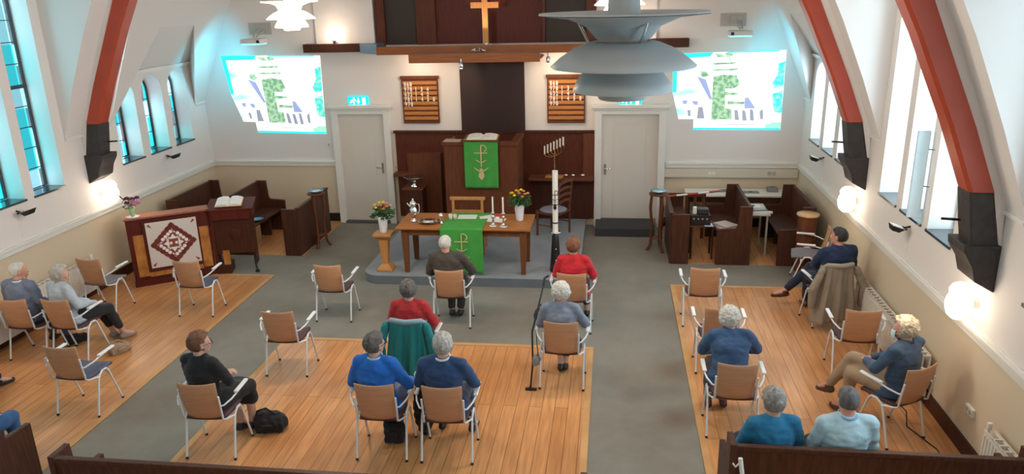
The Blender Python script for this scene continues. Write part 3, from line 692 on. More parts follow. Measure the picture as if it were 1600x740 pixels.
def chi(t, sc, oy, name='emblem'):   # chi-rho over anchor-like branches, in the x-z plane
    m = MB(); k = sc
    def P(a): return [(x*k, oy, z*k) for x, z in a]
    m.tube(P([(0, .42), (0, -.02)]), .010*k*1.5, 6); m.tube(P([(-.14, .27), (.13, .27)]), .010*k*1.4, 6)
    m.tube(P([(0, .43), (.06, .43), (.11, .39), (.11, .34), (.07, .30)]), .010*k*1.4, 6)
    m.tube(P([(-.11, .13), (-.05, .09), (0, .07), (.05, .09), (.11, .13)]), [.004*k*2, .012*k, .013*k, .012*k, .004*k*2], 6)
    m.tube(P([(-.15, -.03), (-.08, -.09), (0, -.12), (.08, -.09), (.15, -.03)]), [.004*k*2, .016*k, .02*k, .016*k, .004*k*2], 6)
    m.prism([(-.025*k, -.05*k), (.025*k, -.05*k), (.065*k, -.22*k), (0, -.30*k), (-.065*k, -.22*k)], oy-.004, oy+.004, 'y')
    m.v = [(x, oy+(y-oy)*.25, z) for x, y, z in m.v]
    return m.build(name, GOLD, t)
a = thing('pulpit_antependium', 'green cloth with gold emblem hanging from the pulpit front', 'antependium', (-2.26, 12.93, 1.40))
def drape(w, h, amp, m, par, name='cloth', nx=24, nz=20):
    vs = []; fs = []
    for j in range(nz+1):
        for i in range(nx+1):
            u = i/nx-.5; v = j/nz; vs.append((u*w, amp*math.sin(u*19+v*2)*v, -v*h))
    for j in range(nz):
        for i in range(nx): q = j*(nx+1)+i; fs.append((q, q+1, q+nx+2, q+nx+1))
    o = MB().add(vs, fs, True).build(name, m, par); s = o.modifiers.new('s', 'SOLIDIFY'); s.thickness = .005; return o
o = drape(.60, .88, .006, GREEN, a); o.location = (0, 0, .48); chi(a, .85, -.012)
def open_book(x, y, z, rz, tilt, w, d, lab, th=.035, cover=DARKW):
    t = thing('open_book', lab, 'book', (x, y, z), rz)
    T = Euler((tilt, 0, 0)).to_matrix().to_4x4()
    for s in (-1, 1):
        prof = [(0, .004), (s*w*.08, th), (s*w*.25, th*1.15), (s*w*.42, th*.8), (s*w*.5, th*.35), (s*w*.5, .004)]
        MB().prism(prof, -d/2, d/2, 'y').build('page_block', PAPER, t, T=T)
    MB().b2((-w*.53, -d*.53, -.004), (w*.53, d*.53, .004)).build('cover', cover, t, T=T); return t
open_book(-2.24, 13.03, 1.885, 0, R(7), .52, .28, 'large open bible lying on the pulpit rest', cover=OAK)
# communion table
TX0, TX1, TY0, TY1, TZ = -3.27, -1.19, 10.83, 11.66, .90
t = thing('communion_table', 'long wooden communion table on the blue carpeted dais', 'table', ((TX0+TX1)/2, (TY0+TY1)/2, PZ))
hw, hd = (TX1-TX0)/2, (TY1-TY0)/2
MB().b2((-hw, -hd, TZ-PZ-.035), (hw, hd, TZ-PZ)).build('tabletop', TABLEW, t, .006)
MB().b2((-hw+.08, -hd+.07, TZ-PZ-.14), (hw-.08, -hd+.10, TZ-PZ-.035)).b2((-hw+.08, hd-.10, TZ-PZ-.14), (hw-.08, hd-.07, TZ-PZ-.035)).b2((-hw+.08, -hd+.1, TZ-PZ-.14), (-hw+.11, hd-.1, TZ-PZ-.035)).b2((hw-.11, -hd+.1, TZ-PZ-.14), (hw-.08, hd-.1, TZ-PZ-.035)).build('apron', TLEGW, t)
for sx in (-1, 1):
    for sy in (-1, 1):
        cx, cy = sx*(hw-.12), sy*(hd-.11); m_ = MB()
        a_, b_ = .033, .052; H_ = TZ-PZ-.035
        m_.add([(cx+i*a_, cy+j*a_, 0) for i, j in ((-1, -1), (1, -1), (1, 1), (-1, 1))]+[(cx+i*b_, cy+j*b_, H_) for i, j in ((-1, -1), (1, -1), (1, 1), (-1, 1))], [(0, 1, 2, 3), (4, 5, 6, 7), (0, 1, 5, 4), (1, 2, 6, 5), (2, 3, 7, 6), (3, 0, 4, 7)])
        m_.build('leg', TLEGW, t, .004)
a = thing('table_runner', 'green runner with gold emblem lying over the communion table', 'table runner', (-2.24, TY0-.006, TZ+.004))
MB().b2((-.33, 0, 0), (.33, TY1-TY0+.012, .005)).build('cloth', GREEN, a)
o = drape(.66, .72, .010, GREEN, a, 'hanging_cloth'); o.location = (0, -.004, .004)
e = chi(a, .78, -.022); e.location = (.0, 0, -.42)
def vase(x, y, z, lab, seed):
    t = thing('flower_vase', lab, 'vase', (x, y, z)); random.seed(seed)
    MB().lathe([(.0, .0), (.052, .0), (.056, .02), (.075, .20), (.083, .27), (.078, .27), (.06, .05)]).build('vase', CERAM, t)
    lf = MB()
    for i in range(130):
        a_ = random.uniform(0, 2*PI); rr = random.uniform(.02, .185); zz = .27+random.uniform(-.03, .19)*(1-rr*2.5)
        lf.ell((rr*math.cos(a_), rr*math.sin(a_), zz), (.045, .018, .006), Euler((random.uniform(-1, 1), random.uniform(-1, 1), a_)).to_matrix(), 1)
    lf.build('leaves', LEAF, t)
    cols = [YEL, YEL, ORG, SALM, YEL, ORG, SALM, YEL, SALM, YEL, ORG]
    for i, c in enumerate(cols):
        a_ = i*2.4; rr = .03+.125*math.sqrt(i/len(cols)); zz = .27+.19*(1-rr*3.2)+.05
        b = MB()
        for k in range(9): b.ell((rr*math.cos(a_)+.013*math.cos(k*.8), rr*math.sin(a_)+.013*math.sin(k*.8), zz+.006*(k % 2)), (.018, .009, .013), Euler((0, .5, k*.8)).to_matrix(), 1)
        b.ell((rr*math.cos(a_), rr*math.sin(a_), zz+.008), .014, sub=2); b.build('flower', c, t)
    return t
YEL = mat('yellow_petal', (.85, .52, .02), .6); ORG = mat('orange_petal', (.75, .16, .03), .6); SALM = mat('salmon_petal', (.70, .35, .18), .6)
vase(-1.40, 11.30, TZ, 'white vase of yellow and orange flowers on the communion table', 3)
# pedestal
t = thing('flower_pedestal', 'orange-brown wooden pedestal left of the communion table', 'pedestal', (-3.52, 11.03, PZ))
MB().b2((-.125, -.125, 0), (.125, .125, .04)).build('base', OAK, t, .01)
def frus(z0, a0, z1, a1): return MB().add([(i*a0, j*a0, z0) for i, j in ((-1, -1), (1, -1), (1, 1), (-1, 1))]+[(i*a1, j*a1, z1) for i, j in ((-1, -1), (1, -1), (1, 1), (-1, 1))], [(0, 1, 2, 3), (4, 5, 6, 7), (0, 1, 5, 4), (1, 2, 6, 5), (2, 3, 7, 6), (3, 0, 4, 7)])
frus(.04, .115, .11, .05).build('foot', OAK, t, .004); frus(.11, .05, .52, .072).build('column', OAK, t, .004)
frus(.52, .072, .58, .13).build('capital', OAK, t, .004); MB().b2((-.145, -.145, .58), (.145, .145, .615)).build('top_plate', OAK, t, .006)
vase(-3.52, 11.03, PZ+.615, 'white vase of yellow and orange flowers on the wooden pedestal', 9)
# silverware and books on the table
def T_(name, lab, cat, x, y, rz=0, group=None): return thing(name, lab, cat, (x, y, TZ), rz, group)
t = T_('silver_pitcher', 'polished silver lidded wine pitcher at the left of the table', 'pitcher', -3.06, 11.18); t.scale = (1.12, 1.12, 1.08)
MB().lathe([(.0, 0), (.05, 0), (.055, .012), (.03, .03), (.018, .05), (.03, .065), (.055, .10), (.062, .14), (.05, .19), (.036, .22), (.044, .265), (.047, .27), (.03, .285)]).build('body', SILVER, t)
MB().lathe([(.047, .27), (.04, .29), (.015, .31), (.010, .32), (.016, .332), (.0, .345)]).build('lid', SILVER, t)
MB().tube([(.04, 0, .26), (.08, 0, .26), (.09, 0, .20), (.08, 0, .14), (.055, 0, .11)], .006, 8).build('handle', SILVER, t); MB().tube([(-.04, 0, .22), (-.07, 0, .25), (-.085, 0, .275)], [.016, .010, .007], 8).build('spout', SILVER, t)
t = T_('bread_tray', 'low silver bread tray on the left half of the table', 'tray', -2.80, 11.10); t.scale = (1.25, 1.1, 1.1)
MB().lathe([(.0, .01), (.04, .0), (.10, .008), (.14, .03), (.145, .033), (.10, .014), (.0, .014)], n=8).build('tray', SILVER, t)
MB().b2((-.07, -.05, .015), (.07, .05, .05)).build('bread_box', SILVER, t, .01); MB().b2((-.05, -.03, .05), (.05, .03, .055)).build('lid_inlay', DARKW, t)
t = T_('small_beaker', 'narrow silver beaker right of the bread tray', 'beaker', -2.60, 11.08); MB().lathe([(.0, 0), (.03, 0), (.03, .01), (.012, .03), (.012, .07), (.028, .10), (.032, .16), (.028, .16), (.02, .10)]).build('cup', SILVER, t)
g0 = None
for x, lab in ((-2.49, 'small drinking glass, left one of the pair on the table'), (-2.42, 'small drinking glass, right one of the pair on the table')):
    t = T_('drinking_glass', lab, 'glass', x, 11.27, 0, 'small glasses beside the green runner'); MB().lathe([(.0, .003), (.026, .003), (.033, .095), (.030, .095), (.024, .01), (.0, .008)], n=20).build('glass', mat('thin_glass', (.75, .55, .48), .05, coat=1), t)
t = T_('open_folder', 'white open folder lying on the green runner', 'folder', -2.25, 11.42, R(4)); MB().b2((-.15, -.10, .005), (.15, .12, .012)).build('sheet', PAPER, t); MB().b2((-.17, -.12, .003), (.17, .10, .006)).build('cover', mat('grey_cover', (.35, .36, .38), .5), t)
t = T_('sheet_of_paper', 'white sheet of paper lying right of the green runner', 'paper', -1.78, 11.30, R(-8)); MB().b2((-.15, -.105, 0), (.15, .105, .004)).build('sheet', PAPER, t)
t = thing('paper_stack', 'loose papers fanned behind the two candlesticks', 'papers', (-1.95, 11.40, TZ)); 
for k in range(3): MB().box((k*.03-.03, k*.02, .006+.004*k), (.2, .14, .004), (0, 0, .3*k)).build('sheet', PAPER, t)
t = thing('red_box', 'small red and white box behind the candlesticks', 'box', (-1.73, 11.42, TZ+.004)); MB().b2((-.06, -.045, 0), (.06, .045, .06)).build('body', mat('red_card', (.55, .05, .04), .5), t, .003); MB().b2((-.061, -.047, 0), (.0, .046, .03)).build('label_band', PAPER, t)
for x, y, lab in ((-1.77, 10.99, 'left silver candlestick with a white candle on the table'), (-1.61, 10.97, 'right silver candlestick with a white candle on the table')):
    t = T_('candlestick', lab, 'candlestick', x, y, 0, None)
    MB().lathe([(.0, 0), (.065, 0), (.067, .01), (.045, .02), (.02, .035), (.012, .06), (.02, .08), (.011, .10), (.018, .13), (.032, .15), (.010, .165), (.02, .20), (.036, .205), (.016, .225), (.0, .225)]).build('holder', SILVER, t)
    MB().cyl((0, 0, .22), (0, 0, .46), .013).build('candle', WAX, t); MB().cyl((0, 0, .46), (0, 0, .475), .002, n=6).build('wick', BLACK, t)
# chair behind the table
t = thing('wooden_chair', 'light brown wooden chair with open back behind the communion table', 'chair', (-2.32, 12.05, PZ))
for s in (-1, 1):
    MB().b2((s*.22-.02, .18, 0), (s*.22+.02, .22, .44)).build('leg', OAK, t, .004); MB().add([], []).b2((s*.24-.02, -.24, 0), (s*.24+.02, -.20, .97)).build('back_post', OAK, t, .005)
MB().b2((-.25, -.24, .42), (.25, .24, .46)).build('seat', OAK, t, .008); MB().b2((-.29, -.25, .94), (.29, -.19, .99)).build('top_rail', OAK, t, .01); MB().b2((-.22, -.235, .72), (.22, -.205, .77)).build('back_rail', OAK, t, .004)
# ladder-back chair
t = thing('ladder_back_chair', 'ladder-back wooden chair with blue-grey seat right of the pulpit', 'chair', (-1.0, 13.05, PZ), R(62))
for s in (-1, 1):
    MB().tube([(s*.21, -.2, 0), (s*.21, -.2, .5), (s*.21, -.25, 1.02)], .02).build('back_post', PULPW, t); MB().tube([(s*.23, .2, 0), (s*.23, .2, .46)], .02).build('leg', PULPW, t)
    MB().tube([(s*.22, -.2, .2), (s*.23, .2, .2)], .011).build('stretcher', PULPW, t)
for k in range(4):
    z = .60+k*.115; y = -.21-.04*(z-.5)/.5
    MB().prism([(-.20, z), (-.1, z+.015), (0, z+.02), (.1, z+.015), (.20, z), (.20, z+.045), (.1, z+.065), (0, z+.07), (-.1, z+.065), (-.20, z+.045)], y-.01, y+.008, 'y').build('slat', PULPW, t)
MB().b2((-.24, -.22, .40), (.24, .24, .44)).build('seat_frame', PULPW, t, .006); MB().ell((0, .01, .45), (.25, .24, .035), sub=3).build('cushion', mat('blue_grey_seat', (.24, .25, .32), .8), t)
# paschal candle
t = thing('paschal_candle', 'tall white paschal candle on a black stand beside the dais edge', 'candle', (-.83, 11.12, PZ))
MB().lathe([(.0, 0), (.085, 0), (.09, .02), (.075, .2), (.06, .45), (.05, .58), (.03, .62), (.0, .62)], n=8).build('stand', BLKIRON, t); MB().lathe([(.0, .62), (.06, .62), (.085, .635), (.09, .64), (.06, .645), (0, .645)]).build('drip_plate', SILVER, t)
for z in (.2, .38): MB().ell((.01, -.075+.03*z, z), .012).build('stud', SILVER, t)
MB().cyl((0, 0, .645), (0, 0, 1.60), .042, n=24).build('candle', WAX, t); MB().cyl((0, 0, 1.6), (0, 0, 1.63), .003, n=6).build('wick', BLACK, t)
MB().cyl((0, 0, .78), (0, 0, .80), .0435, n=24).build('band', DARKW, t); MB().cyl((0, 0, 1.12), (0, 0, 1.125), .0435, n=24).build('band', DARKW, t)
e = chi(t, .42, 0); e.location = (0, -.044, 1.12); e.data.materials.clear(); e.data.materials.append(BLACK)
t['label'] = 'tall white candle with black emblem on a black stand right of the table'
# font and its stand
t = thing('baptismal_font', 'silver baptismal bowl on a dark square pillar left of the pulpit', 'font', (-3.62, 13.45, PZ))
MB().b2((-.17, -.17, 0), (.17, .17, .72)).build('pillar', DARKW, t, .008); MB().b2((-.20, -.20, .72), (.20, .20, .75)).build('top_slab', PULPW, t, .004)
MB().lathe([(.0, .75), (.08, .75), (.085, .76), (.03, .79), (.03, .83), (.10, .86), (.19, .93), (.20, .94), (.10, .875), (.0, .86)], n=12).build('bowl', SILVER, t)
# menorah on the ledge
t = thing('candelabrum', 'seven-armed brass candelabrum with white candles right of the pulpit', 'candelabrum', (-1.04, 13.80, 1.0), R(-10))
MB().b2((-.16, -.09, 0), (.16, .09, .03)).build('base_block', OAK, t, .006); MB().lathe([(.0, .03), (.07, .03), (.06, .05), (.02, .08), (.012, .14), (.02, .2), (.01, .25), (.01, .52)]).build('stem', BRASS, t)
rotm = Euler((0, R(-27), 0)).to_matrix()
br = MB(); m0 = MB()
for k in range(-3, 4):
    x = k*.066; br.tube([rotm @ Vector(p)+Vector((0, 0, .50)) for p in [(0, 0, -.10), (x*.6, 0, -.08), (x, 0, -.02), (x, 0, .02)]], .006, 6)
    p = rotm @ Vector((x, 0, .02))+Vector((0, 0, .50)); MB().cyl(p, p+Vector((0, 0, .15)), .016, n=14).build('candle', WAX, t)
    br.lathe([(.0, 0), (.024, .0), (.026, .01), (0, .01)], tuple(p-Vector((0, 0, .008))), 12)
br.build('arms', BRASS, t)
for k, x in enumerate((-.83, -.70, -.52)):
    t = thing('tea_light_glass', ['first', 'middle', 'last'][k]+' of three small glass candle holders on the ledge beside the candelabrum', 'candle holder', (x, 13.84, 1.0), 0, 'small glasses on the ledge')
    MB().lathe([(.0, 0), (.03, 0), (.042, .05), (.038, .05), (.028, .01), (0, .01)], n=16).build('glass', SILVER, t)

# ------------------------------------------------------------------ three-legged stands with glass dishes
def stand(x, y, h, lab, dl, rz=0):
    t = thing('plant_stand', lab, 'stand', (x, y, 0), rz)
    MB().lathe([(.0, h-.03), (.15, h-.03), (.16, h-.015), (.15, h), (.0, h)], n=24).build('top', PULPW, t)
    for k in range(3):
        a_ = 2*PI*k/3+.5; c, s = math.cos(a_), math.sin(a_)
        MB().tube([(.11*c, .11*s, h-.03), (.125*c, .125*s, h*.75), (.09*c, .09*s, h*.4), (.11*c, .11*s, .1), (.17*c, .17*s, 0)], [.022, .026, .022, .024, .028], 8).build('leg', PULPW, t)
    MB().lathe([(.0, .22), (.095, .22), (.10, .235), (.0, .24)], n=20).build('lower_shelf', PULPW, t)
    d = thing('glass_dish', dl, 'dish', (x, y, h)); MB().lathe([(.0, 0), (.05, 0), (.07, .02), (.13, .04), (.135, .045), (.08, .03), (0, .012)], n=28).build('dish', CYANG, d)
    MB().lathe([(.0, .013), (.07, .026), (.078, .031), (0, .016)], n=24).build('cloth', PAPER, d)
stand(-5.17, 12.5, 1.0, 'three-legged wooden stand beside the left pews', 'blue glass dish on the left three-legged stand')
stand(.80, 12.62, 1.02, 'three-legged wooden stand beside the right pews', 'blue glass dish on the right three-legged stand', .6)
d = thing('glass_dish', 'small blue glass dish left on the seat of the left pew', 'dish', (-6.35, 12.55, .455)); MB().lathe([(.0, 0), (.06, 0), (.11, .03), (.115, .03), (.06, .01), (0, .01)], n=24).build('dish', CYANG, d)

# ------------------------------------------------------------------ pews
def pew(x, y, rz, L, lab, group=None, hb=.98, shelf=False, d=.54, curved=False):
    t = thing('pew', lab, 'pew', (x, y, 0), rz, group); h = L/2
    for s in (-1, 1):
        p = [(-.27, 0), (d-.27, 0), (d-.27, .60), (-.02, .62), (-.05, .66), (-.07, hb), (-.27, hb)]
        MB().prism(p, s*h-.025, s*h+.025, 'x').build('end_panel', PEWW, t, .006)
    MB().b2((-h+.02, -.2, .42), (h-.02, .22, .45)).build('seat', PEWW, t, .004)
    MB().add([(-h+.02, -.21, .30), (h-.02, -.21, .30), (h-.02, -.26, hb-.03), (-h+.02, -.26, hb-.03), (-h+.02, -.18, .30), (h-.02, -.18, .30), (h-.02, -.23, hb-.03), (-h+.02, -.23, hb-.03)], [(0, 1, 2, 3), (4, 5, 6, 7), (0, 1, 5, 4), (1, 2, 6, 5), (2, 3, 7, 6), (3, 0, 4, 7)]).build('backrest', PEWW, t)
    MB().b2((-h+.02, -.27, hb-.05), (h-.02, -.22, hb-.01)).build('top_rail', PEWW, t, .006)
    for s in (-.5, .5): MB().b2((s*h-.02, -.1, .0), (s*h+.02, .1, .42)).build('support', PEWW, t)
    return t
pew(1.97, 12.71, R(90), 1.48, 'dark brown pew in the middle of the right pew group'); pew(2.93, 12.71, R(90), 1.48, 'dark brown pew against the right wall at the front')
pew(-6.47, 12.71, R(-90), 1.48, 'dark brown pew behind the lectern in the left front corner'); pew(-7.43, 12.71, R(-90), 1.48, 'dark brown pew against the left wall in the front corner')
def pew_front(x, y, sg, L, lab):
    t = thing('prayer_desk', lab, 'pew desk', (x, y, 0)); h = L/2
    for s in (-1, 1): MB().prism([(-.14, 0), (.14, 0), (.14, .84), (-.14, .84)], s*h-.025, s*h+.025, 'y').build('end_panel', PEWW, t, .006)
    MB().b2((sg*.14-.02, -h, 0), (sg*.14+.01, h, .84)).build('front_board', PEWW, t); MB().b2((-.14, -h, .62), (.14, h, .645)).build('book_shelf', PEWW, t); MB().b2((sg*.14-.04, -h, .83), (sg*.14+.03, h, .86)).build('top_rail', PEWW, t, .006)
pew_front(1.13, 12.57, -1, 1.2, 'dark brown pew front at the aisle side of the right pews'); pew_front(-5.47, 12.70, 1, 1.45, 'dark brown pew front at the aisle side of the left pews')
# pews at the foot of the picture, backs to the viewer
pew(2.09, 5.60, 0, 2.20, 'long brown pew across the bottom right corner', hb=.89)
pew(-2.24, 4.90, 0, 4.16, 'long dark pew across the bottom edge, left of the aisle', hb=.92)
pew(-6.71, 5.30, 0, 2.76, 'dark brown pew cut by the left edge at the bottom', hb=.90)
t = thing('barrier_pole', 'red and white striped pole leaning on the bottom right pew end', 'pole', (1.0, 5.22, .0))
for k in range(4): MB().cyl((.02+.03*k, -.02-.03*k, .86-.2*k), (.05+.03*k, -.05-.03*k, .66-.2*k), .017).build('stripe', TRIM if k % 2 == 0 else mat('pole_red', (.6, .05, .03), .4), t)
MB().tube([(-.03, .0, .80), (-.01, -.02, .78), (.02, -.02, .82), (.025, -.02, .86)], .008, 6).build('hook', TRIM, t)
t = thing('barrier_rod', 'red and white striped rod lying across the rail by the right pew front', 'pole', (1.42, 13.1, .88), R(10))
for k in range(5): MB().cyl((-.48+.19*k, 0, -.03+.014*k), (-.29+.19*k, 0, -.016+.014*k), .018).build('stripe', TRIM if k % 2 else mat('rod_red', (.5, .05, .03), .4), t)
t = thing('balustrade', 'low brown wooden rail with cut-out slats in front of the cream wall', 'balustrade', (1.27, 13.32, 0), 0)
MB().b2((-.40, -.02, .78), (.40, .03, .84)).build('top_rail', PULPW, t, .004); MB().b2((-.40, -.015, .3), (.40, .02, .36)).build('bottom_rail', PULPW, t)
for k in range(6): MB().b2((-.39+.145*k, -.01, 0 if k in (0, 5) else .36), (-.335+.145*k, .015, .78)).build('slat', PULPW, t, .003)
# sound equipment
t = thing('side_table', 'small brown shelf table holding the black amplifier', 'table', (1.50, 12.35, 0)); MB().b2((-.20, -.18, .56), (.19, .18, .585)).build('tabletop', PULPW, t, .003)
for i in (-1, 1):
    for j in (-1, 1): MB().b2((i*.17-.015, j*.15-.015, 0), (i*.17+.015, j*.15+.015, .56)).build('leg', DARKW, t)
t = thing('amplifier', 'black amplifier box on the small table between the right pews', 'amplifier', (1.47, 12.34, .585)); MB().b2((-.16, -.13, 0), (.16, .13, .17)).build('case', BLACK, t, .008); MB().b2((-.05, -.08, .17), (.13, .08, .26)).build('mixer', mat('mixer_black', (.03, .03, .035), .3), t, .01)
for k in range(4): MB().cyl((-.11+.07*k, -.135, .11), (-.11+.07*k, -.13, .11), .014).build('knob', GREY, t)
MB().b2((-.12, -.05, .17), (-.06, .03, .28)).build('connector', TRIM, t, .004)
t = thing('magazine_stack', 'stack of white papers and magazines on the seat of the middle right pew', 'papers', (1.88, 12.22, .45))
for k in range(5): MB().box((.012*(k % 2), .01*k, .02+.03*k), (.26, .32, .028), (0, 0, .15*k)).build('magazine', PAPER if k % 2 else mat('mag%d' % k, (.55, .45, .42), .5), t)
t = thing('blue_sheet', 'blue-white sheet of paper beside the black amplifier', 'paper', (1.60, 12.24, .586)); MB().b2((-.07, -.09, 0), (.07, .09, .003)).build('sheet', mat('blue_paper', (.45, .62, .75), .5), t)
t = thing('desk', 'pale folding desk behind the middle right pew', 'desk', (2.42, 12.75, 0)); MB().b2((-.19, -.35, .70), (.19, .35, .725)).build('desktop', mat('desk_pale', (.62, .56, .48), .5), t, .004)
for i in (-1, 1):
    for j in (-1, 1): MB().b2((i*.15-.015, j*.285-.015, 0), (i*.15+.015, j*.285+.015, .7)).build('leg', GREY, t)
t = thing('laptop', 'dark laptop keyboard on the pale desk between the right pews', 'laptop', (2.44, 12.62, .725), R(8)); MB().b2((-.17, -.12, 0), (.17, .12, .02)).build('base', BLACK, t, .004); MB().b2((-.15, -.02, .02), (.15, .10, .023)).build('keys', GREY, t); MB().b2((-.19, -.17, -.0), (.19, -.12, .03)).build('front_edge', TRIM, t)
t = thing('notepad', 'white notepad behind the laptop on the pale desk', 'notepad', (2.38, 12.90, .725), R(5)); MB().b2((-.15, -.10, 0), (.15, .10, .01)).build('pad', PAPER, t); MB().b2((-.06, -.03, .01), (.05, .03, .02)).build('phone', BLACK, t)
t = thing('console_table', 'white-topped table along the cream wall behind the right pews', 'table', (2.3, 13.78, 0)); 
MB().b2((-.95, -.26, .72), (.95, .25, .75)).build('tabletop', mat('white_top', (.74, .71, .64), .4), t, .004); MB().b2((-.95, -.24, .62), (.95, -.21, .72)).build('apron', DARKW, t)
for i in (-1, 1):
    for j in (-1, 1): MB().b2((i*.9-.02, j*.2-.02, 0), (i*.9+.02, j*.2+.02, .72)).build('leg', DARKW, t)
for x, y, lab, sz in ((2.05, 13.8, 'dark grey device lying on the left of the white-topped table', (.16, .1, .03)), (2.5, 13.75, 'thin dark tray lying at the middle of the white-topped table', (.3, .14, .015)), (2.9, 13.85, 'grey box at the right end of the white-topped table', (.18, .14, .08))):
    t = thing('device', lab, 'device', (x, y, .75)); MB().b2((-sz[0]/2, -sz[1]/2, 0), (sz[0]/2, sz[1]/2, sz[2])).build('case', mat('dev', (.22, .22, .22), .5), t, .006); MB().b2((-.02, -.02, sz[2]), (.03, .02, sz[2]+.006)).build('button', BLACK, t)
t = thing('round_stool', 'tall dark stool with a pale round top beside the right front pew', 'stool', (3.03, 11.76, 0)); MB().lathe([(.0, .91), (.165, .91), (.17, .925), (.165, .94), (.0, .94)], n=30).build('top', LIGHTW, t)
MB().lathe([(.13, 0), (.14, .1), (.145, .91)], n=24).build('drum', PULPW, t)
# quilt cabinet, lectern and flower vase at the left
CA = R(34.5)
t = thing('wooden_cabinet', 'low red-brown cabinet with burl panels and a white patterned quilt panel', 'cabinet', (-7.38, 10.32, 0), CA)
W_, H_, D_ = 1.20, 1.12, .24
MB().b2((0, 0, .0), (W_, D_, H_-.03)).build('body', REDW, t, .006); MB().b2((-.02, -.02, H_-.03), (W_+.02, D_+.01, H_)).build('top_board', wood('cab_top', (.30, .11, .06), (.38, .15, .08)), t, .006)
for x0, x1 in ((.07, .23), (1.03, 1.17)): MB().b2((x0, -.008, .16), (x1, 0, .84)).build('burl_panel', BURL, t, .003)
MB().b2((.23, -.008, .14), (1.02, 0, .24)).build('burl_panel', BURL, t, .003); MB().b2((-.01, -.025, 0), (W_+.01, 0, .10)).build('plinth', REDW, t, .004)
MB().b2((.22, -.022, .22), (1.03, -.006, 1.05)).build('panel_frame', REDW, t, .004)
def quilt_mesh(par):
    m = MB().b2((-.325, -.008, -.325), (.325, 0, .325)); q = m.build('quilt_panel', mat('quilt_white', (.66, .60, .56), .9), par, .003, label='white patterned quilt panel')
    RD = mat('quilt_red', (.26, .06, .045), .9); p = MB(); wv = MB()
    def rot(x, z, a): return (x*math.cos(a)-z*math.sin(a), x*math.sin(a)+z*math.cos(a))
    def poly(mb, pts, k): mb.prism(pts, -.008-k*.0015, -.006, 'y')
    for k in range(4):      # diamond made of stepped crosses
        a = k*PI/2+PI/2
        for s in range(5):
            f = s/5; cx, cz = .25*(1-f), .25*f; c = rot(cx, cz, a)
            for (w1, h1) in ((.044, .015), (.015, .044), (.032, .032)):
                poly(p, [rot(x+cx, z+cz, a) for x, z in ((-w1, -h1), (w1, -h1), (w1, h1), (-w1, h1))], 1)
            if s < 4:
                c2 = rot(.185*(1-f)-.02+.02*f, .185*f+.02, a); poly(p, [(c2[0]+.036*math.cos(i*PI/4), c2[1]+.036*math.sin(i*PI/4)) for i in range(8)], 2)
                poly(wv, [(c2[0]+.024*math.cos(i*PI/5), c2[1]+.024*math.sin(i*PI/5)) for i in range(10)], 3)
        poly(p, [rot(x, z, a) for x, z in ((.10, -.075), (.165, 0), (.10, .075), (.07, 0))], 1)
        poly(wv, [rot(x, z, a) for x, z in ((.06, -.045), (.13, 0), (.06, .045))], 4)
        cc = rot(.275, .275, a-PI/2); d = math.atan2(cc[1], cc[0]); poly(p, [(cc[0]+x*math.cos(d)-z*math.sin(d), cc[1]+x*math.sin(d)+z*math.cos(d)) for x, z in ((.025, -.018), (.025, .018), (-.045, 0))], 1)
    poly(p, [(-.06, -.06), (.06, -.06), (.06, .06), (-.06, .06)], 1.5)
    for x in (-.035, .035): poly(wv, [(x+.020*math.cos(i*PI/5), .020*math.sin(i*PI/5)) for i in range(10)], 4)
    p.build('red_pattern', RD, q); wv.build('white_pattern', PAPER, q); return q
q = quilt_mesh(t); q.location = (.635, -.023, .65); q.scale = (1.14, 1, 1.14)
t = thing('flower_vase', 'clear vase of purple and pink flowers on the cabinet corner', 'vase', (-7.33, 10.47, H_))
MB().lathe([(.0, 0), (.095, 0), (.10, .008), (0, .01)]).build('saucer', CERAM, t); MB().lathe([(.0, .01), (.03, .01), (.035, .06), (.05, .15), (.046, .15), (.03, .02)]).build('vase', mat('green_glass', (.35, .50, .22), .08, coat=1), t)
PUR = mat('purple_petal', (.10, .015, .08), .7); PNK = mat('pink_petal', (.62, .22, .42), .7); lf = MB(); random.seed(5)
for i in range(26):
    a_ = random.uniform(0, 6.28); rr = random.uniform(.02, .12); lf.ell((rr*math.cos(a_), rr*math.sin(a_), .16+random.uniform(0, .14)), (.035, .012, .005), Euler((.5, random.uniform(-1, 1), a_)).to_matrix(), 1)
lf.tube([(0, 0, .1), (-.08, 0, .25), (-.17, 0, .33)], .004, 6)
for k in range(5): lf.ell((-.10-.02*k, 0, .27+.02*k), (.014, .01, .012))
lf.build('leaves', LEAF, t)
for i, (x, z, c) in enumerate(((-.06, .22, PUR), (.03, .28, PUR), (.10, .30, PUR), (.01, .19, PNK), (.08, .21, PNK), (-.02, .30, PUR), (.05, .25, PNK), (.12, .23, PNK), (-.08, .28, PUR))):
    b = MB()
    for k in range(10): b.ell((x+.022*math.cos(k*.63), .03*math.sin(i)+.022*math.sin(k*.63), z+.008*(k % 2)), (.022, .010, .018), Euler((0, .4, k*.63)).to_matrix(), 1)
    b.ell((x, .03*math.sin(i), z+.01), .024); b.build('flower', c, t)
LA = R(16)
t = thing('lectern', 'dark brown wooden lectern with sloping top beside the quilt cabinet', 'lectern', (-6.09, 11.20, 0), LA)
T = Matrix.Translation((0, .02, 1.13)) @ Euler((R(14), 0, 0)).to_matrix().to_4x4()
MB().b2((-.36, -.20, -.015), (.36, .20, .015)).build('top_board', REDW, t, .006, T=T); MB().b2((-.33, -.16, .92), (.33, -.13, 1.07)).b2((-.33, -.16, .92), (-.30, .16, 1.10)).b2((.30, -.16, .92), (.33, .16, 1.10)).b2((-.33, -.14, .92), (.33, .16, .94)).build('book_tray', REDW, t, .003)
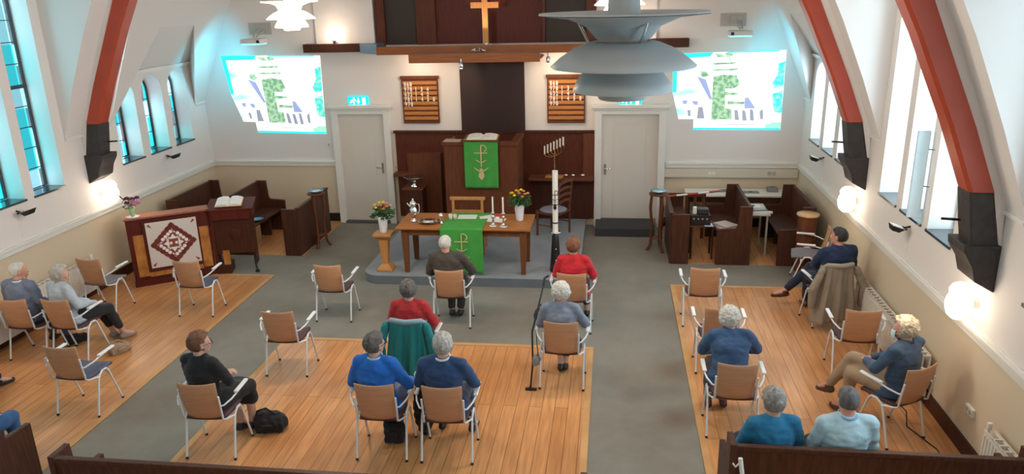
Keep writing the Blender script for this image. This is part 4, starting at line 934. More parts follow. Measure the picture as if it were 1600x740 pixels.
MB().b2((-.30, -.12, .34), (.31, -.09, .93)).build('front_panel', DARKW, t, .004); MB().ell((.02, -.125, .66), (.10, .012, .10), sub=3).build('carving', DARKW, t)
MB().b2((-.33, -.14, .0), (-.29, .14, .92)).build('side_panel', REDW, t, .004); MB().b2((-.32, -.16, .0), (-.10, .16, .16)).build('foot', DARKW, t, .006); MB().b2((-.20, -.13, .16), (-.10, -.09, .40)).build('front_post', BURL, t)
MB().b2((.27, -.10, .12), (.31, .12, .92)).build('side_panel', DARKW, t); MB().tube([(.29, -.10, .34), (.29, -.10, .10), (.31, -.14, .03)], .016, 8).build('leg', BLKIRON, t); MB().cyl((.28, -.15, .025), (.34, -.15, .025), .025).build('caster', BLACK, t)
o = open_book(-6.12, 11.215, 1.163, LA, R(14), .40, .27, 'large open book lying on the lectern top', .04, OAK)

# ================================================================== STACKING CHAIRS
def make_chair(lab, seat_m):
    t = thing('armchair', lab, 'chair', group='wooden-backed armchairs with white tubular frames')
    # back: curved plywood shell, top edge dipping in the middle
    vs = []; fs = []; nx, nz = 10, 8
    for j in range(nz+1):
        v = j/nz; w_ = .172+.018*v
        for i in range(nx+1):
            u = i/nx*2-1
            z = .462+.395*v+(.012*u*u if j == nz else 0)+(-.008*(1-u*u) if j == 0 else 0)
            vs.append((u*w_, -.205-.06*v-.030*(1-u*u)+.03*(1-v)**3, z))
    for j in range(nz):
        for i in range(nx): q = j*(nx+1)+i; fs.append((q, q+1, q+nx+2, q+nx+1))
    o = MB().add(vs, fs, True).build('backrest', PLY, t); s = o.modifiers.new('s', 'SOLIDIFY'); s.thickness = .011; s.offset = 0
    b = o.modifiers.new('b', 'BEVEL'); b.width = .003; b.segments = 1; b.limit_method = 'ANGLE'
    # seat
    vs = []; fs = []; n = 12
    def sy(v): return -.19+.42*v
    def sz(u, v): return .452+.018*math.sin(v*PI*.9)*(.6)+.012*u*u-.02*max(0, v-.8)*5*.8+.03*max(0, .15-v)
    for j in range(n+1):
        for i in range(n+1):
            u = i/n*2-1; v = j/n; w_ = .185+.03*math.sin(v*PI)
            vs.append((u*w_, sy(v), sz(u, v)))
    for j in range(n):
        for i in range(n): q = j*(n+1)+i; fs.append((q, q+1, q+n+2, q+n+1))
    o = MB().add(vs, fs, True).build('seat', seat_m, t); s = o.modifiers.new('s', 'SOLIDIFY'); s.thickness = .03; s.offset = -1
    for s in (-1, 1):
        MB().tube([(s*.245, -.21, .02), (s*.243, -.10, .40), (s*.243, -.075, .44), (s*.243, -.02, .472), (s*.243, .04, .466), (s*.243, .075, .42)], .011, 10).build('rear_leg', TUBE, t)
        MB().tube([(s*.243, .07, .43), (s*.245, .21, .02)], .011, 10).build('front_leg', TUBE, t)
        MB().cyl((s*.245, -.212, 0), (s*.245, -.209, .024), .014).build('rear_foot', RUB, t); MB().cyl((s*.245, .212, 0), (s*.245, .209, .024), .014).build('front_foot', RUB, t)
        MB().tube([(s*.243, -.085, .425), (s*.20, -.19, .44), (s*.192, -.225, .46), (s*.196, -.262, .72)], .010, 10).build('back_upright', TUBE, t)
        MB().tube([(s*.195, -.24, .61), (s*.225, -.235, .615), (s*.268, -.15, .64), (s*.285, -.08, .66), (s*.285, .12, .672)], .009, 10).build('armrest_tube', TUBE, t)
        MB().b2((s*.285-.021, -.09, .668), (s*.285+.021, .17, .690)).build('arm_pad', PAD, t, .008)
        MB().tube([(s*.243, .09, .38), (s*.18, .09, .42)], .009).build('seat_bracket', TUBE, t)
    MB().tube([(-.243, -.07, .428), (-.15, -.05, .425), (.15, -.05, .425), (.243, -.07, .428)], .009).tube([(-.243, .08, .405), (-.15, .10, .418), (.15, .10, .418), (.243, .08, .405)], .009).build('cross_rail', TUBE, t)
    return t
GN = 'wooden-backed armchairs with white tubular frames'
CH = [
 (-7.27, 9.50, -2, 'empty armchair beside the long radiator in front of the quilt cabinet', 1),
 (-5.82, 9.50, 3, 'empty armchair on the wood floor in front of the quilt panel', 2),
 (-3.78, 9.49, 2, 'empty armchair on the grey carpet left of the dais', 0),
 (-3.79, 7.90, 3, 'empty armchair at the far left corner of the middle wood floor', 0),
 (-5.71, 6.84, 0, 'empty armchair nearest the bottom left, on the edge of the left wood floor', 2),
 (-3.85, 6.21, 3, 'armchair under the person in black', 0),
 (-2.16, 6.34, 2, 'armchair under the person in the bright blue sweater', 0),
 (-1.52, 6.35, 2, 'armchair under the person in the dark blue jacket beside the bright blue sweater', 0),
 (-2.10, 9.40, 4, 'armchair under the person in the olive jacket before the green runner', 0),
 (-.51, 7.86, -1, 'armchair under the person in grey-blue with white curls', 0),
 (-.47, 9.38, -2, 'armchair under the person in the red blazer before the dais', 0),
 (1.23, 9.67, -1, 'empty armchair foremost at the aisle edge of the right wood floor', 0),
 (1.27, 8.37, -1, 'empty armchair partly hidden in front of the white-haired person in blue', 0),
 (1.24, 7.02, -1, 'armchair behind the white-haired person leaning forward in blue', 0),
 (2.81, 8.42, -3, 'empty armchair by the right radiator behind the beige coat', 0),
 (2.79, 7.06, 30, 'armchair turned to the left under the masked person', 0),
 (2.86, 9.80, 10, 'armchair with the beige coat over its back', 0),
 (2.95, 11.28, 78, 'empty armchair facing left beside the round stool', 1),
 (-7.25, 8.02, 2, 'armchair under the person in blue at the left edge', 0),
 (-6.68, 8.05, -2, 'armchair under the person in the pale blue cardigan', 0),
 (-2.20, 7.70, 0, 'armchair with the teal coat over its back', 0),
]
protos = {0: None, 1: None, 2: None}; SM = {0: SEATP, 1: SEATG, 2: mat('blue_grey_cloth_seat', (.10, .11, .17), .85, bump=.2, bscale=200)}
chairs = []
for x, y, a, lab, k in CH:
    if protos[k] is None:
        c = protos[k] = make_chair(lab, SM[k]); c.location = (x, y, 0); c.rotation_euler = (0, 0, R(a))
    else: c = dup(protos[k], (x, y, 0), R(a), lab)
    if 'group' in c: pass
    chairs.append(c)
for c, (x, y, a, lab, k) in zip(chairs, CH): c.location.z = .008 if (x < -5.39 and y < 11) or (-4.23 < x < -.18 and y < 8.76) or (x > .92 and y < 11) else 0

# ================================================================== PEOPLE
SKIN = mat('skin', (.58, .33, .24), .5, var=.04, vscale=30); SKINP = mat('skin_pink', (.62, .30, .22), .5, var=.04, vscale=30)
def cloth(name, c, var=.08, bump=.25): return mat(name, c, .85, var=var, vscale=7, bump=bump, bscale=45, sheen=.1)
def hairm(name, c, c2): return mat(name, c, .75, col2=c2, vscale=30, stretch=(1, 1, .35), bump=.8, bscale=55)
V = Vector
def ruffle(o, f, zmin=None):   # push a cloth surface in and out along its normals
    me = o.data; ns = [v.normal.copy() for v in me.vertices]; flat = []
    for v, n in zip(me.vertices, ns):
        q = v.co + n*f(v.co)
        if zmin is not None: q.z = max(zmin, q.z)
        flat += [q.x, q.y, q.z]
    me.vertices.foreach_set('co', flat); me.update()
def person(lab, x, y, yaw, top, legs, hair, hstyle='short', s=1.0, g=1.0, lean=0, hy=0, hp=0, hr=0, skin=None, arms=None, lg=None, shoe=None, jacket=False,
           sleeve='long', collar=None, extra=None, z0=0, twist=0, female=False, skirt=False, ankles=False, sx=0, top2=None, trous_off=False):
    skin = skin or SKIN
    t = thing('person', lab, 'person', (x, y, z0), R(yaw))
    Tw = Matrix.Rotation(R(twist), 3, 'Z')
    def U(p):   # upper-body point: lean and twist about the hips
        p = V(p); f = max(0, (p.z-.55))/.5; q = V((p.x, p.y+.06, p.z)); q = Tw @ q; q.y += lean*f-.06; q.x += sx*f; q.z -= abs(lean)*.25*f*f; return V((q.x, q.y, .47+(q.z-.47)*s))
    def Lp(p): return V(p)
    sw = (.150 if female else .168)*g**.5; ES = .86
    sh = {k: U((k*sw, -.10, 1.00)) for k in (-1, 1)}
    A = {-1: [(-.27, -.05, .77), (-.12, .17, .65)], 1: [(.27, -.05, .77), (.12, .17, .65)]}
    if arms:
        for k in arms: A[k] = arms[k]
    A = {k: [(q[0][0]*ES, q[0][1]-.01, q[0][2]), q[1]] for k, q in A.items()}
    G = {-1: [(-.10, .36, .52), (-.11, .37, .10), (-.12, .50, .035)], 1: [(.10, .36, .52), (.11, .37, .10), (.12, .50, .035)]}
    if lg:
        for k in lg: G[k] = lg[k]
    hip = {k: V((k*.09*g, -.03, .545)) for k in (-1, 1)}
    neck0 = U((0, -.085, 1.04)); hc = U((0, -.055, 1.168)); hcl = V((hc.x, hc.y+.01, hc.z))
    HR = (Matrix.Rotation(R(hy), 3, 'Z') @ Matrix.Rotation(R(-hp), 3, 'X') @ Matrix.Rotation(R(hr), 3, 'Y'))
    hs = .97*s**.3
    def Hd(p): return hc + HR @ (V(p)*hs)
    # ---- body
    b = MB()
    b.ell(Hd((0, -.008, .022)), V((.077, .096, .098))*hs, HR, 3); b.ell(Hd((0, .026, -.045)), V((.056, .064, .072))*hs, HR, 3)
    b.ell(Hd((0, .055, -.092)), V((.026, .024, .020))*hs, HR); b.ell(Hd((0, .094, -.018)), V((.012, .019, .022))*hs, HR); b.cap(Hd((0, .086, .012)), Hd((0, .100, -.022)), .007, .011)
    b.ell(Hd((0, .076, .022)), V((.05, .02, .014))*hs, HR)
    for k in (-1, 1): b.ell(Hd((k*.078, -.006, -.012)), V((.010, .019, .032))*hs, HR @ Matrix.Rotation(R(k*12), 3, 'Z')); b.ell(Hd((k*.035, .068, -.022)), V((.022, .018, .02))*hs, HR)
    b.ell(Hd((0, .088, -.058)), V((.024, .010, .006))*hs, HR); b.ell(Hd((0, .086, -.067)), V((.02, .010, .006))*hs, HR)
    b.cap(neck0-V((0, 0, .03)), Hd((0, -.02, -.05)), .058, .052)
    tors = [((0, -.06, .55), (.165*g, .12, .09)), ((0, -.07, .61), (.158*g, .118, .10)), ((0, -.08, .67), (.152*g, .115, .10)), ((0, -.085, .73), (.150*g, .112, .10)), ((0, -.09, .79), (.154*g, .112, .10)), ((0, -.095, .85), (.162*g, .114, .10)), ((0, -.095, .90), (.168*g, .110, .09)), ((0, -.092, .95), (.165*g, .098, .07)), ((0, -.09, 1.0), (.12*g, .078, .05)), ((0, -.088, 1.035), (.075, .065, .035))]
    for c, r in tors: b.ell(U(c), V(r)*.86, Tw)
    for k in (-1, 1):
        el, wr = V(A[k][0]), V(A[k][1]); el = U(el) if not (len(A[k]) > 2) else el; wr = U(wr) if len(A[k]) < 3 else wr
        b.cap(U((k*.08, -.09, 1.0)), sh[k], .042, .042); b.cap(sh[k], el, .042, .036); b.cap(el, wr, .038, .025)
        kn, an, to = (V(p) for p in G[k]); b.cap(hip[k], kn, .085*g**.5, .058); b.cap(kn, an, .055, .036); b.cap(an, V(to)+V((0, 0, .0)), .036, .026)
    # hands
    for k in (-1, 1):
        el, wr = V(A[k][0]), V(A[k][1]); el = U(el) if len(A[k]) < 3 else el; wr = U(wr) if len(A[k]) < 3 else wr
        d = (wr-el).normalized(); side = d.cross(V((0, 0, 1)))
        if side.length < .1: side = V((1, 0, 0))
        side.normalize(); nrm = side.cross(d).normalized()   # up-ish
        pm = Matrix((side, d, nrm)).transposed()
        b.ell(wr+d*.045-nrm*.003, (.038, .050, .015), pm)
        for i, (off, ln) in enumerate(((-.030, .060), (-.010, .072), (.010, .068), (.029, .052))):
            p0 = wr+d*.078+side*off; p1 = p0+d*ln*.45-nrm*.012; p2 = p1+d*ln*.25-nrm*.028
            b.cap(p0, p1, .0095, .0088); b.cap(p1, p2, .0088, .0078)
        p0 = wr+d*.025-side*k*-.0+side*(-k)*.032; p1 = p0+d*.03+side*(-k)*.022-nrm*.006; b.cap(p0, p1, .012, .010); b.cap(p1, p1+d*.028-nrm*.006, .010, .0085)
    body = remeshed(b, 'body', skin, .0075, 3, t)
    # ---- eyes, mouth, glasses
    e = MB(); ir = MB()
    for k in (-1, 1): e.ell(Hd((k*.031, .083, .004)), .0105); ir.ell(Hd((k*.031, .091, .004)), .0052)
    e.build('eyes', mat('eye_white', (.75, .72, .68), .2), t); ir.build('pupils', mat('pupil', (.04, .03, .02), .1), t)
    MB().ell(Hd((0, .094, -.062)), (.021, .006, .006), HR).build('mouth', mat('lips', (.42, .13, .11), .5), t)
    # ---- hair
    m = MB().ell((0, 0, 0), 1, sub=5); vs = []
    st = {'curly': (.032, .022, 14, -.70), 'bob': (.026, .012, 9, -.75), 'short': (.015, .008, 14, -.60), 'crop': (.006, .003, 14, -.60), 'thin': (.007, .003, 14, -.60), 'tidy': (.021, .011, 9, -.68)}[hstyle]
    for v in m.v:
        n = V(v); q = V((n.x*.080, n.y*.099-.008, n.z*.101+.022)); th, am, fr, low = st
        nn = noise.noise(n*fr*.35+V((x, y, 0)))*.6+noise.noise(n*fr+V((y, x, 3)))*.6
        face = n.y-.36-max(0, n.z-.35)*1.5+(.25 if abs(n.x) > .75 and hstyle != 'curly' else 0)*0
        cut = max(0, min(1, (face+.12)/.22)) if n.z < .78 else 0
        lowc = max(0, min(1, (low-n.z)/.15))
        if abs(n.x) > .72 and n.y > -.15 and n.z < .1 and hstyle in ('short', 'crop', 'thin', 'tidy'): cut = 1
        if hstyle == 'thin' and n.z > .55: th *= .45
        off = th*(1-.45*max(0, -n.z)) + am*nn
        kk = max(cut, lowc); off = off*(1-kk) - .016*kk
        q += n.normalized()*off
        vs.append(tuple(Hd(q)))
    m.v = vs; m.build('hair', hair, t)
    # ---- top
    c = MB(); ad = .014
    hem = tors if not jacket else [((0, -.03, .50), (.20*g, .17, .06)), ((0, -.05, .56), (.185*g, .145, .08))]+tors
    for cc, r in hem: c.ell(U(cc) if cc[2] > .56 else V(cc), V(r)+V((ad, ad, ad)), Tw)
    for k in (-1, 1):
        el, wr = V(A[k][0]), V(A[k][1]); el = U(el) if len(A[k]) < 3 else el; wr = U(wr) if len(A[k]) < 3 else wr
        c.cap(U((k*.05, -.085, 1.035)), sh[k]+V((0, 0, .004)), .045, .060); c.cap(sh[k], el, .064, .056)
        if sleeve == 'long': c.cap(el, el.lerp(wr, .93), .056, .042)
        elif sleeve == 'elbow': c.cap(el, el.lerp(wr, .12), .056, .052)
    o = remeshed(c, 'jacket' if jacket else 'top', top, .012, 9, t)
    ruffle(o, lambda p: noise.noise(V((p.x*8, p.y*8, p.z*13))+V((x*3, 0, 0)))*.013+noise.noise(V((p.x*20, p.y*20, p.z*28)))*.005)
    if jacket and not collar: collar = top
    if collar:
        pts = []
        for i in range(16):
            a_ = 2*PI*i/16; pts.append(neck0.lerp(hc, .18)+Tw @ V((.066*math.cos(a_), .066*math.sin(a_)-.004, .010*math.cos(a_+PI/2)*-1)))
        MB().tube(pts, .012, 8, True).build('collar', collar, t)
    # ---- legs
    l = MB(); l.ell((0, -.055, .545), (.178*g, .135, .095), None, 3)
    for k in (-1, 1):
        kn, an, to = (V(p) for p in G[k]); l.cap(hip[k], kn, .10*g**.5, .072)
        if not skirt: l.cap(kn, kn.lerp(an, .9 if not ankles else .72), .072, .052)
    if skirt:
        kn = [V(G[k][0]) for k in (-1, 1)]
        for i in range(7): 
            f = i/6; p = kn[0].lerp(kn[1], f); l.cap(V((-.09+.18*f, -.02, .55)), p, .09, .075); l.cap(p, p+V((0, .01, -.16)), .075, .072)
    o = remeshed(l, 'skirt' if skirt else 'trousers', legs, .013, 4, t)
    ruffle(o, lambda p: noise.noise(V((p.x*10, p.y*10, p.z*12)))*.010)
    # ---- shoes
    for k in (-1, 1):
        kn, an, to = (V(p) for p in G[k]); d = (to-an); d2 = V((d.x, d.y, 0)); d2 = d2.normalized() if d2.length > .01 else V((0, 1, 0)); dd = d.normalized()
        up = dd.cross(V((-dd.y, dd.x, 0))).normalized() if abs(dd.z) < .9 else V((0, 0, 1))
        heel = an-V((0, 0, .045))-d2*.03; q = MB(); q.cap(heel, heel.lerp(to, .5), .040, .040); q.cap(heel.lerp(to, .45), to, .040, .030); q.ell(an-V((0, 0, .015)), (.042, .05, .04))
        remeshed(q, 'shoe', shoe or LEATHER, .009, 3, t)
    if extra: extra(t, Hd, HR, U, hs)
    return t
LEATHER = mat('black_leather', (.012, .010, .010), .35); BROWNL = mat('brown_leather', (.075, .022, .015), .35)
NAVY = cloth('navy_cloth', (.012, .018, .045)); DARKT = cloth('dark_trousers', (.014, .013, .018))
WHITEH = hairm('white_hair', (.46, .44, .40), (.68, .66, .62)); GREYH = hairm('grey_hair', (.13, .125, .12), (.36, .34, .32)); DGREYH = hairm('dark_grey_hair', (.055, .05, .045), (.17, .15, .14))
BLONDH = hairm('blond_grey_hair', (.42, .33, .22), (.68, .60, .48)); REDH = hairm('auburn_hair', (.14, .05, .022), (.24, .095, .045)); BROWNH = hairm('brown_hair', (.10, .04, .022), (.19, .085, .05)); BLACKH = hairm('black_hair', (.015, .012, .012), (.05, .045, .045))
def glasses(t, Hd, HR, U, hs):
    m = MB()
    for k in (-1, 1):
        m.tube([Hd((k*.034+.022*math.cos(a*PI/6), .108, .004+.018*math.sin(a*PI/6))) for a in range(12)], .0022, 6, True); m.tube([Hd((k*.056, .106, .008)), Hd((k*.082, .05, .008)), Hd((k*.083, -.01, .004))], .0022, 6)
    m.tube([Hd((-.012, .108, .006)), Hd((.012, .108, .006))], .0022, 6); m.build('glasses', BLACK, t)
def mask(t, Hd, HR, U, hs):
    m = MB(); vs = []; fs = []; n = 8
    for j in range(n+1):
        for i in range(n+1):
            u = i/n*2-1; v = j/n*2-1; a_ = u*1.15; vs.append(Hd((.074*math.sin(a_)*(1-.1*v*v), .038+.078*math.cos(a_)*(1-.15*abs(v)**2), -.058+.046*v)))
    for j in range(n):
        for i in range(n): q = j*(n+1)+i; fs.append((q, q+1, q+n+2, q+n+1))
    o = m.add(vs, fs, True).build('face_mask', mat('mask_blue', (.55, .72, .78), .8), t); q = o.modifiers.new('s', 'SOLIDIFY'); q.thickness = .003
    MB().tube([Hd((-.066, .07, -.04)), Hd((-.088, -.01, .0))], .0018, 5).tube([Hd((.066, .07, -.04)), Hd((.088, -.01, .0))], .0018, 5).build('ear_loops', TRIM, t)
LAP = {-1: [(-.26, -.02, .77), (-.06, .20, .66)], 1: [(.26, -.02, .77), (.07, .21, .66)]}
def ar(lx=-.27, ly=-.05, lz=.77, wx=-.12, wy=.17, wz=.65, rx=.27, ry=-.05, rz=.77, vx=.12, vy=.17, vz=.65): return {-1: [(lx, ly, lz), (wx, wy, wz)], 1: [(rx, ry, rz), (vx, vy, vz)]}
F = .008
# left side
person('person with thin white hair in a blue-grey sweater at the left edge', -7.27, 8.04, -4, cloth('bluegrey_knit', (.16, .20, .30)), cloth('jeans_blue', (.08, .12, .20)), WHITEH, 'thin', s=.96, g=1.12, hy=-42, hp=4, skin=SKINP, z0=F, collar=TRIM, lean=.02, arms=ar(wx=-.02, wy=.22, vx=.10, vy=.22))
person('person with grey curls in a pale blue cardigan and black trousers', -6.70, 8.06, -20, cloth('pale_blue_knit', (.46, .52, .60)), DARKT, hairm('light_grey_hair', (.34, .31, .27), (.56, .52, .48)), 'bob', s=.90, g=1.0, hy=-38, hp=6, z0=F, female=True, jacket=True, ankles=True, shoe=mat('taupe_shoe', (.26, .20, .17), .6), lg={-1: [(-.06, .37, .52), (-.03, .50, .10), (-.02, .64, .035)], 1: [(.13, .38, .51), (.12, .54, .10), (.14, .68, .035)]}, arms=ar(vx=.10, vy=.24, wx=-.02, wy=.25))
person('person in black with short auburn-brown hair and glasses, arms folded', -3.86, 6.23, -12, cloth('black_cloth', (.008, .008, .010)), cloth('black_skirt', (.009, .009, .012)), BROWNH, 'tidy', s=.99, g=1.02, hy=-34, hp=2, z0=F, female=True, sleeve='elbow', skirt=True, shoe=mat('sandal', (.03, .025, .03), .5), extra=glasses, arms=ar(lx=-.26, ly=.0, lz=.78, wx=.02, wy=.17, wz=.76, rx=.28, ry=.0, rz=.78, vx=.0, vy=.19, vz=.73), lg={-1: [(.0, .36, .52), (.02, .30, .10), (.03, .43, .035)], 1: [(.14, .36, .52), (.13, .36, .10), (.17, .49, .035)]})
person('person with dark grey hair in a bright blue sweater', -2.18, 6.36, -3, cloth('bright_blue_knit', (.008, .13, .52)), cloth('blue_grey_trousers', (.10, .13, .22)), DGREYH, 'tidy', s=.98, g=1.12, hy=-30, hp=0, z0=F, female=True, jacket=True, collar=mat('collar_grey', (.5, .52, .55), .8), arms=ar(lx=-.30, ly=-.06, lz=.76, rx=.33, ry=.02, rz=.72, vx=.22, vy=.22, vz=.66), extra=glasses, lg={-1: [(-.11, .36, .52), (-.05, .24, .10), (-.05, .37, .035)], 1: [(.10, .36, .52), (.05, .24, .10), (.05, .37, .035)]})
person('person with light grey hair in a dark blue jacket beside the bright blue sweater', -1.53, 6.37, 0, cloth('navy_blue_jacket', (.018, .055, .15)), cloth('blue_trousers', (.03, .05, .10)), hairm('silver_hair', (.30, .28, .26), (.52, .50, .47)), 'tidy', s=1.0, g=1.12, hy=6, hp=-2, z0=F, jacket=True, collar=mat('shirt_white', (.7, .72, .75), .8), arms=ar(lx=-.29, rx=.32, ry=.0, rz=.76, vx=.22, vy=.22), lg={-1: [(-.12, .36, .52), (-.15, .36, .10), (-.15, .50, .035)], 1: [(.12, .36, .52), (.17, .34, .10), (.19, .48, .035)]})
person('person with dark grey hair in a red sweater in front of the teal coat', -2.20, 7.74, 4, cloth('red_knit', (.40, .018, .022)), DARKT, DGREYH, 'tidy', s=.97, g=1.08, hy=8, z0=F, female=True, sx=-.02, arms=ar(rx=.29, vx=.24, vy=.18, vz=.68))
person('person with white hair in an olive-brown jacket before the communion table', -2.10, 9.42, 3, cloth('olive_jacket', (.060, .050, .038)), cloth('dark_brown_trousers', (.030, .024, .020)), WHITEH, 'thin', s=.97, g=1.2, hy=-8, hp=4, skin=SKINP, jacket=True, sx=-.05, arms=ar(lx=-.32, rx=.36, ry=.0, rz=.76, vx=.24, vy=.20), lg={-1: [(-.08, .34, .50), (-.06, .20, .10), (-.06, .33, .035)], 1: [(.10, .34, .50), (.06, .20, .10), (.07, .33, .035)]})
person('person with white curls in a grey-blue cardigan', -.53, 7.88, 0, cloth('greyblue_knit', (.19, .225, .30)), cloth('black_trousers', (.01, .01, .012)), WHITEH, 'curly', s=.90, g=1.08, hy=4, hp=8, z0=F, female=True, jacket=True, lean=.02, arms=ar(lx=-.27, rx=.32, ry=.02, rz=.74, vx=.26, vy=.20), lg={-1: [(-.04, .35, .50), (-.02, .22, .10), (-.02, .34, .035)], 1: [(.07, .35, .50), (.03, .24, .10), (.03, .36, .035)]}, ankles=True)
person('person with auburn hair in a red blazer before the dais', -.46, 9.42, -2, cloth('red_blazer', (.52, .012, .022)), cloth('navy_trousers', (.02, .025, .05)), REDH, 'tidy', s=.96, g=1.08, hy=-10, hp=0, female=True, jacket=True, arms=ar(rx=.30, ry=-.02, rz=.76, vx=.24), lg={-1: [(-.08, .36, .50), (-.06, .3, .10), (-.06, .43, .035)], 1: [(.12, .36, .50), (.15, .30, .10), (.16, .42, .035)]}, ankles=True)
# right side
person('person with white curls leaning forward in a dark blue jacket', 1.22, 7.16, 2, cloth('steel_blue_jacket', (.035, .085, .19)), cloth('grey_brown_trousers', (.07, .055, .05)), WHITEH, 'curly', s=.96, g=1.15, hy=6, hp=16, lean=.15, z0=F, jacket=True, collar=mat('dark_collar', (.02, .04, .08), .8), arms=ar(lx=-.30, ly=.06, lz=.77, wx=-.15, wy=.27, wz=.66, rx=.35, ry=.08, rz=.78, vx=.20, vy=.28, vz=.68), lg={-1: [(-.13, .33, .51), (-.14, .25, .10), (-.14, .38, .035)], 1: [(.08, .33, .51), (.02, .26, .10), (.02, .38, .035)]}, shoe=BROWNL)
person('person with dark hair in a navy suit, legs crossed, by the right wall', 2.90, 9.86, 16, cloth('navy_suit', (.010, .024, .075)), cloth('navy_suit_trousers', (.010, .016, .040)), BLACKH, 'short', s=1.04, g=1.32, hy=40, hp=0, skin=SKINP, z0=F, jacket=True, lean=-.02, sx=0, shoe=BROWNL, arms=ar(lx=-.29, ly=.02, lz=.80, wx=-.08, wy=.22, wz=.70, rx=.30), lg={-1: [(-.10, .36, .52), (-.06, .44, .10), (-.04, .58, .035)], 1: [(-.04, .40, .62), (-.34, .52, .24), (-.47, .60, .15)]})
person('masked person with grey-blond curls in a blue jacket and beige trousers, legs crossed', 2.79, 7.10, 40, cloth('faded_blue_jacket', (.045, .085, .16)), cloth('beige_trousers', (.36, .25, .16)), BLONDH, 'curly', s=.96, g=1.18, hy=22, hp=2, skin=SKINP, z0=F, jacket=True, shoe=mat('brown_suede', (.075, .038, .028), .6), extra=mask, collar=mat('dark_blue_collar', (.012, .02, .05), .8), lean=.02, arms=ar(lx=-.29, ly=.06, lz=.76, wx=-.04, wy=.28, wz=.70, rx=.29, ry=.04, rz=.78, vx=.06, vy=.28, vz=.70), lg={-1: [(-.10, .38, .52), (-.06, .46, .10), (-.04, .60, .035)], 1: [(-.02, .44, .64), (-.10, .62, .28), (-.10, .74, .19)]})
person('person with grey hair in a teal blouse behind the bottom right pew', 1.31, 5.66, 8, cloth('teal_blouse', (.010, .15, .30)), DARKT, GREYH, 'tidy', s=.93, g=1.06, hy=8, hp=6, z0=F, female=True)
person('person with close-cropped grey hair in a light blue sweater behind the bottom right pew', 1.88, 5.66, 4, cloth('light_blue_knit', (.42, .60, .68)), DARKT, hairm('cropped_grey_hair', (.07, .065, .07), (.17, .16, .16)), 'crop', s=.99, g=1.12, hy=4, hp=2, z0=F, collar=mat('blue_collar', (.22, .38, .60), .8), skin=SKINP)
person('person in blue jeans seated in the pew at the left edge, mostly out of view', -5.78, 5.40, 0, cloth('grey_shirt', (.25, .25, .28)), cloth('blue_jeans', (.03, .10, .26)), BROWNH, 'short', s=.98, z0=F)
person('person in dark trousers and black shoes cut off by the left edge', -7.30, 6.72, -8, cloth('dark_pullover', (.03, .03, .05)), cloth('dark_blue_trousers', (.012, .012, .03)), GREYH, 'short', s=.95, z0=F, lg={-1: [(-.06, .36, .52), (.0, .44, .10), (.02, .57, .035)], 1: [(.10, .36, .52), (.14, .46, .10), (.18, .60, .035)]})

# ================================================================== COATS, BAGS AND STICKS
def coat(lab, x, y, rz, m, lining, w0, w1, zb, seed, cat='coat', sides=.10):
    t = thing('coat', lab, cat, (x, y, 0), R(rz)); vs = []; fs = []; nx, nz = 44, 30; random.seed(seed)
    for j in range(nz+1):
        v = j/nz
        for i in range(nx+1):
            u = i/nx*2-1; w_ = w0+(w1-w0)*min(1, v*1.25)
            yb = -.285-.035*(1-u*u)-.05*v; wrap = max(0, abs(u)-.72)/.28
            fold = (.026*math.sin(u*11+seed)+.016*math.sin(u*23+v*3+seed*2)+.012*noise.noise(V((u*3, v*3, seed))))*min(1, v*1.6)
            z = .895-(.895-zb)*v-.02*abs(u)+.02*noise.noise(V((u*4, seed, 0)))*(v > .9)
            vs.append((u*w_*(1-.12*wrap), yb+fold+wrap*sides*1.2, z))
    for j in range(nz):
        for i in range(nx): q = j*(nx+1)+i; fs.append((q, q+1, q+nx+2, q+nx+1))
    o = MB().add(vs, fs, True).build('body_of_coat', m, t); s = o.modifiers.new('s', 'SOLIDIFY'); s.thickness = .012
    # collar rolled over the chair top
    pts = [(-w0*.85, -.22, .86), (-w0*.7, -.275, .905), (-w0*.3, -.31, .905), (0, -.318, .90), (w0*.3, -.31, .905), (w0*.7, -.275, .905), (w0*.85, -.22, .86)]
    MB().tube(pts, [.020, .030, .032, .032, .032, .030, .020], 10).build('collar', lining, t, label='paler collar lining')
    for s_ in (-1, 1):
        q = MB().cap((s_*w0*.95, -.27, .84), (s_*(w1*.98), -.30, .60), .045, .055); q.cap((s_*(w1*.98), -.30, .60), (s_*(w1*.96), -.28, max(zb+.08, .36)), .055, .045)
        k = remeshed(q, 'sleeve', m, .012, 4, t)
        ruffle(k, lambda p: noise.noise(p*22)*.008)
    return t
TEAL = cloth('teal_shell', (.006, .19, .195)); coat('teal rain coat hanging over the chair back behind the person in red', -2.20, 7.70, 0, TEAL, mat('grey_blue_lining', (.22, .33, .38), .8), .24, .31, .20, 2)
coat('long beige coat hanging over the chair back by the right radiator', 2.86, 9.80, 10, cloth('beige_coat', (.27, .225, .17)), cloth('beige_lining', (.34, .29, .22)), .23, .34, .14, 5)
def bag(lab, x, y, z, rz, dims, m, name='handbag', cat='bag', strap=True):
    t = thing(name, lab, cat, (x, y, z), R(rz)); a_, b_, c_ = dims; q = MB()
    q.ell((0, 0, c_*.42), (a_, b_, c_*.42)); q.ell((a_*.45, 0, c_*.32), (a_*.6, b_*.9, c_*.3)); q.ell((-a_*.4, 0, c_*.5), (a_*.55, b_*.8, c_*.42)); q.box((0, 0, c_*.25), (a_*1.6, b_*1.5, c_*.48))
    o = remeshed(q, 'bag_body', m, .01, 5, t)
    ruffle(o, lambda p: noise.noise(p*18+V((x, y, 0)))*.014, 0)
    if strap: MB().tube([(-a_*.8, -b_*.2, c_*.6), (-a_*.6, -b_*.3, c_*1.0), (-a_*.1, -b_*.3, c_*1.12), (a_*.4, -b_*.2, c_*.75)], .009, 8).build('strap', m, t)
    MB().b2((-a_*.3, -b_-.012, c_*.35), (a_*.3, -b_+.006, c_*.5)).build('flap', m, t, .004)
    return t
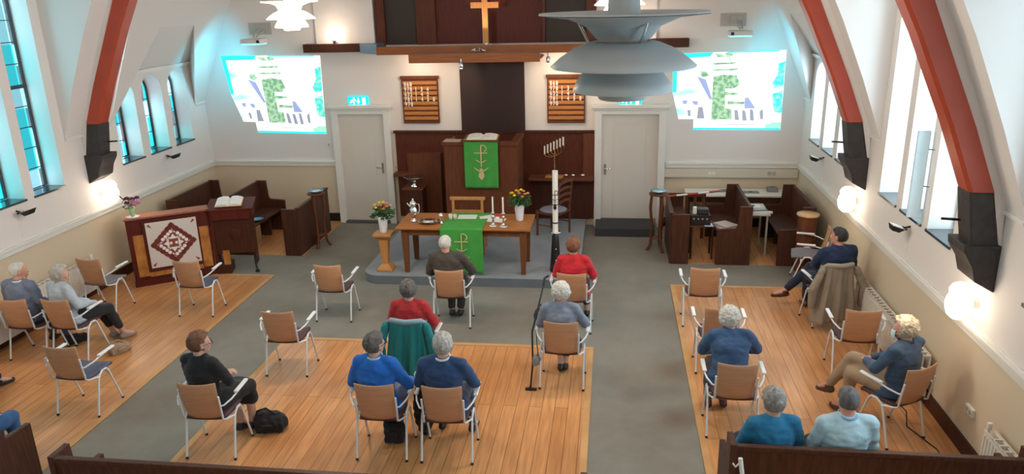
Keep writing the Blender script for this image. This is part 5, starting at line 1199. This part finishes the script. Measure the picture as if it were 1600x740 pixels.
BKC = cloth('black_nylon', (.010, .010, .012))
bag('slumped black bag on the floor right of the person in black', -3.48, 6.58, F, 10, (.18, .13, .24), BKC, 'backpack')
bag('round black bag on the floor under the bright blue sweater chair', -2.12, 6.50, F, 5, (.12, .11, .28), BKC)
bag('tan canvas bag on the floor beside the pale cardigan chair', -6.22, 8.14, F, 60, (.15, .08, .17), cloth('tan_canvas', (.34, .23, .15)))
bag('pair of black boots or bag under the pale cardigan chair', -6.98, 8.36, F, 50, (.15, .06, .16), BKC, strap=False)['label'] = 'small black bag on the floor under the pale cardigan chair'
bag('small grey pouch hanging beside the white-curled person in grey-blue', -.80, 7.73, .27, 80, (.07, .04, .17), mat('grey_pouch', (.25, .27, .29), .6), strap=False)
MB().tube([(-.78, 7.73, .40), (-.795, 7.74, .55), (-.80, 7.78, .668)], .005, 6).build('bag_cord', BLACK, None)
o = bpy.data.objects['bag_cord']; tag(o, 'thin black cord from the left armrest to the grey pouch', 'cord')
bag('black handbag hung at the left armrest of the white-curled person in grey-blue', -.80, 8.16, .66, 70, (.11, .05, .16), BKC)
t = thing('umbrella', 'folded black walking stick with crook leaning at the grey-blue person\'s chair', 'walking stick', (-.86, 7.62, F))
t['label'] = 'black crutch leaning at the left of the white-curled person in grey-blue'; t.name = 'crutch'; t['category'] = 'crutch'
MB().tube([(.0, .0, .03), (.02, .10, .30), (.0, .25, .60), (.10, .62, 1.02)], .011, 8).build('shaft', BLKIRON, t); MB().tube([(.10, .62, 1.02), (.11, .66, 1.10), (.16, .68, 1.13)], .014, 8).build('handle', BLACK, t)
MB().cyl((0, 0, 0), (0, .0, .05), .022, .014).build('ferrule', RUB, t); MB().b2((-.06, -.02, .0), (.07, .02, .025)).build('foot_bar', BLACK, t, .006)
t = thing('bundled_scarf', 'white and grey scarf bundled between the two persons in blue', 'scarf', (-1.85, 6.74, .56)); q = MB(); q.ell((0, 0, .06), (.11, .08, .06)); q.ell((.04, -.03, .02), (.09, .06, .05)); q.ell((.06, -.08, -.06), (.04, .05, .09))
o = remeshed(q, 'cloth', cloth('scarf_white', (.58, .55, .52)), .01, 4, t)
ruffle(o, lambda p: noise.noise(p*20)*.012)
MB().tube([(-.05, -.08, .06), (.02, -.09, .03), (.10, -.06, .02)], .016, 8).build('dark_fold', BKC, t, label='dark stripe')
q = MB(); q.ell((0, 0, .32), (.09, .10, .26)); q.ell((.02, .02, .12), (.08, .08, .14)); t = thing('coat', 'black coat hanging between the two persons in blue', 'coat', (-1.86, 6.62, F)); o = remeshed(q, 'body_of_coat', BKC, .012, 4, t)
ruffle(o, lambda p: noise.noise(p*16)*.02, 0)
MB().tube([(-.05, 0, .5), (0, 0, .62), (.05, 0, .5)], .008).build('loop', BLACK, t)
# cable on the floor by the right skirting
tag(MB().tube([(3.05, 7.9, .014), (3.12, 7.5, .014), (3.02, 7.2, .014), (3.16, 6.8, .014), (3.12, 6.4, .014), (3.2, 6.1, .014)], .006, 6).build('floor_cable', BLACK), 'thin black cable lying on the wood floor along the right wall', 'cable')
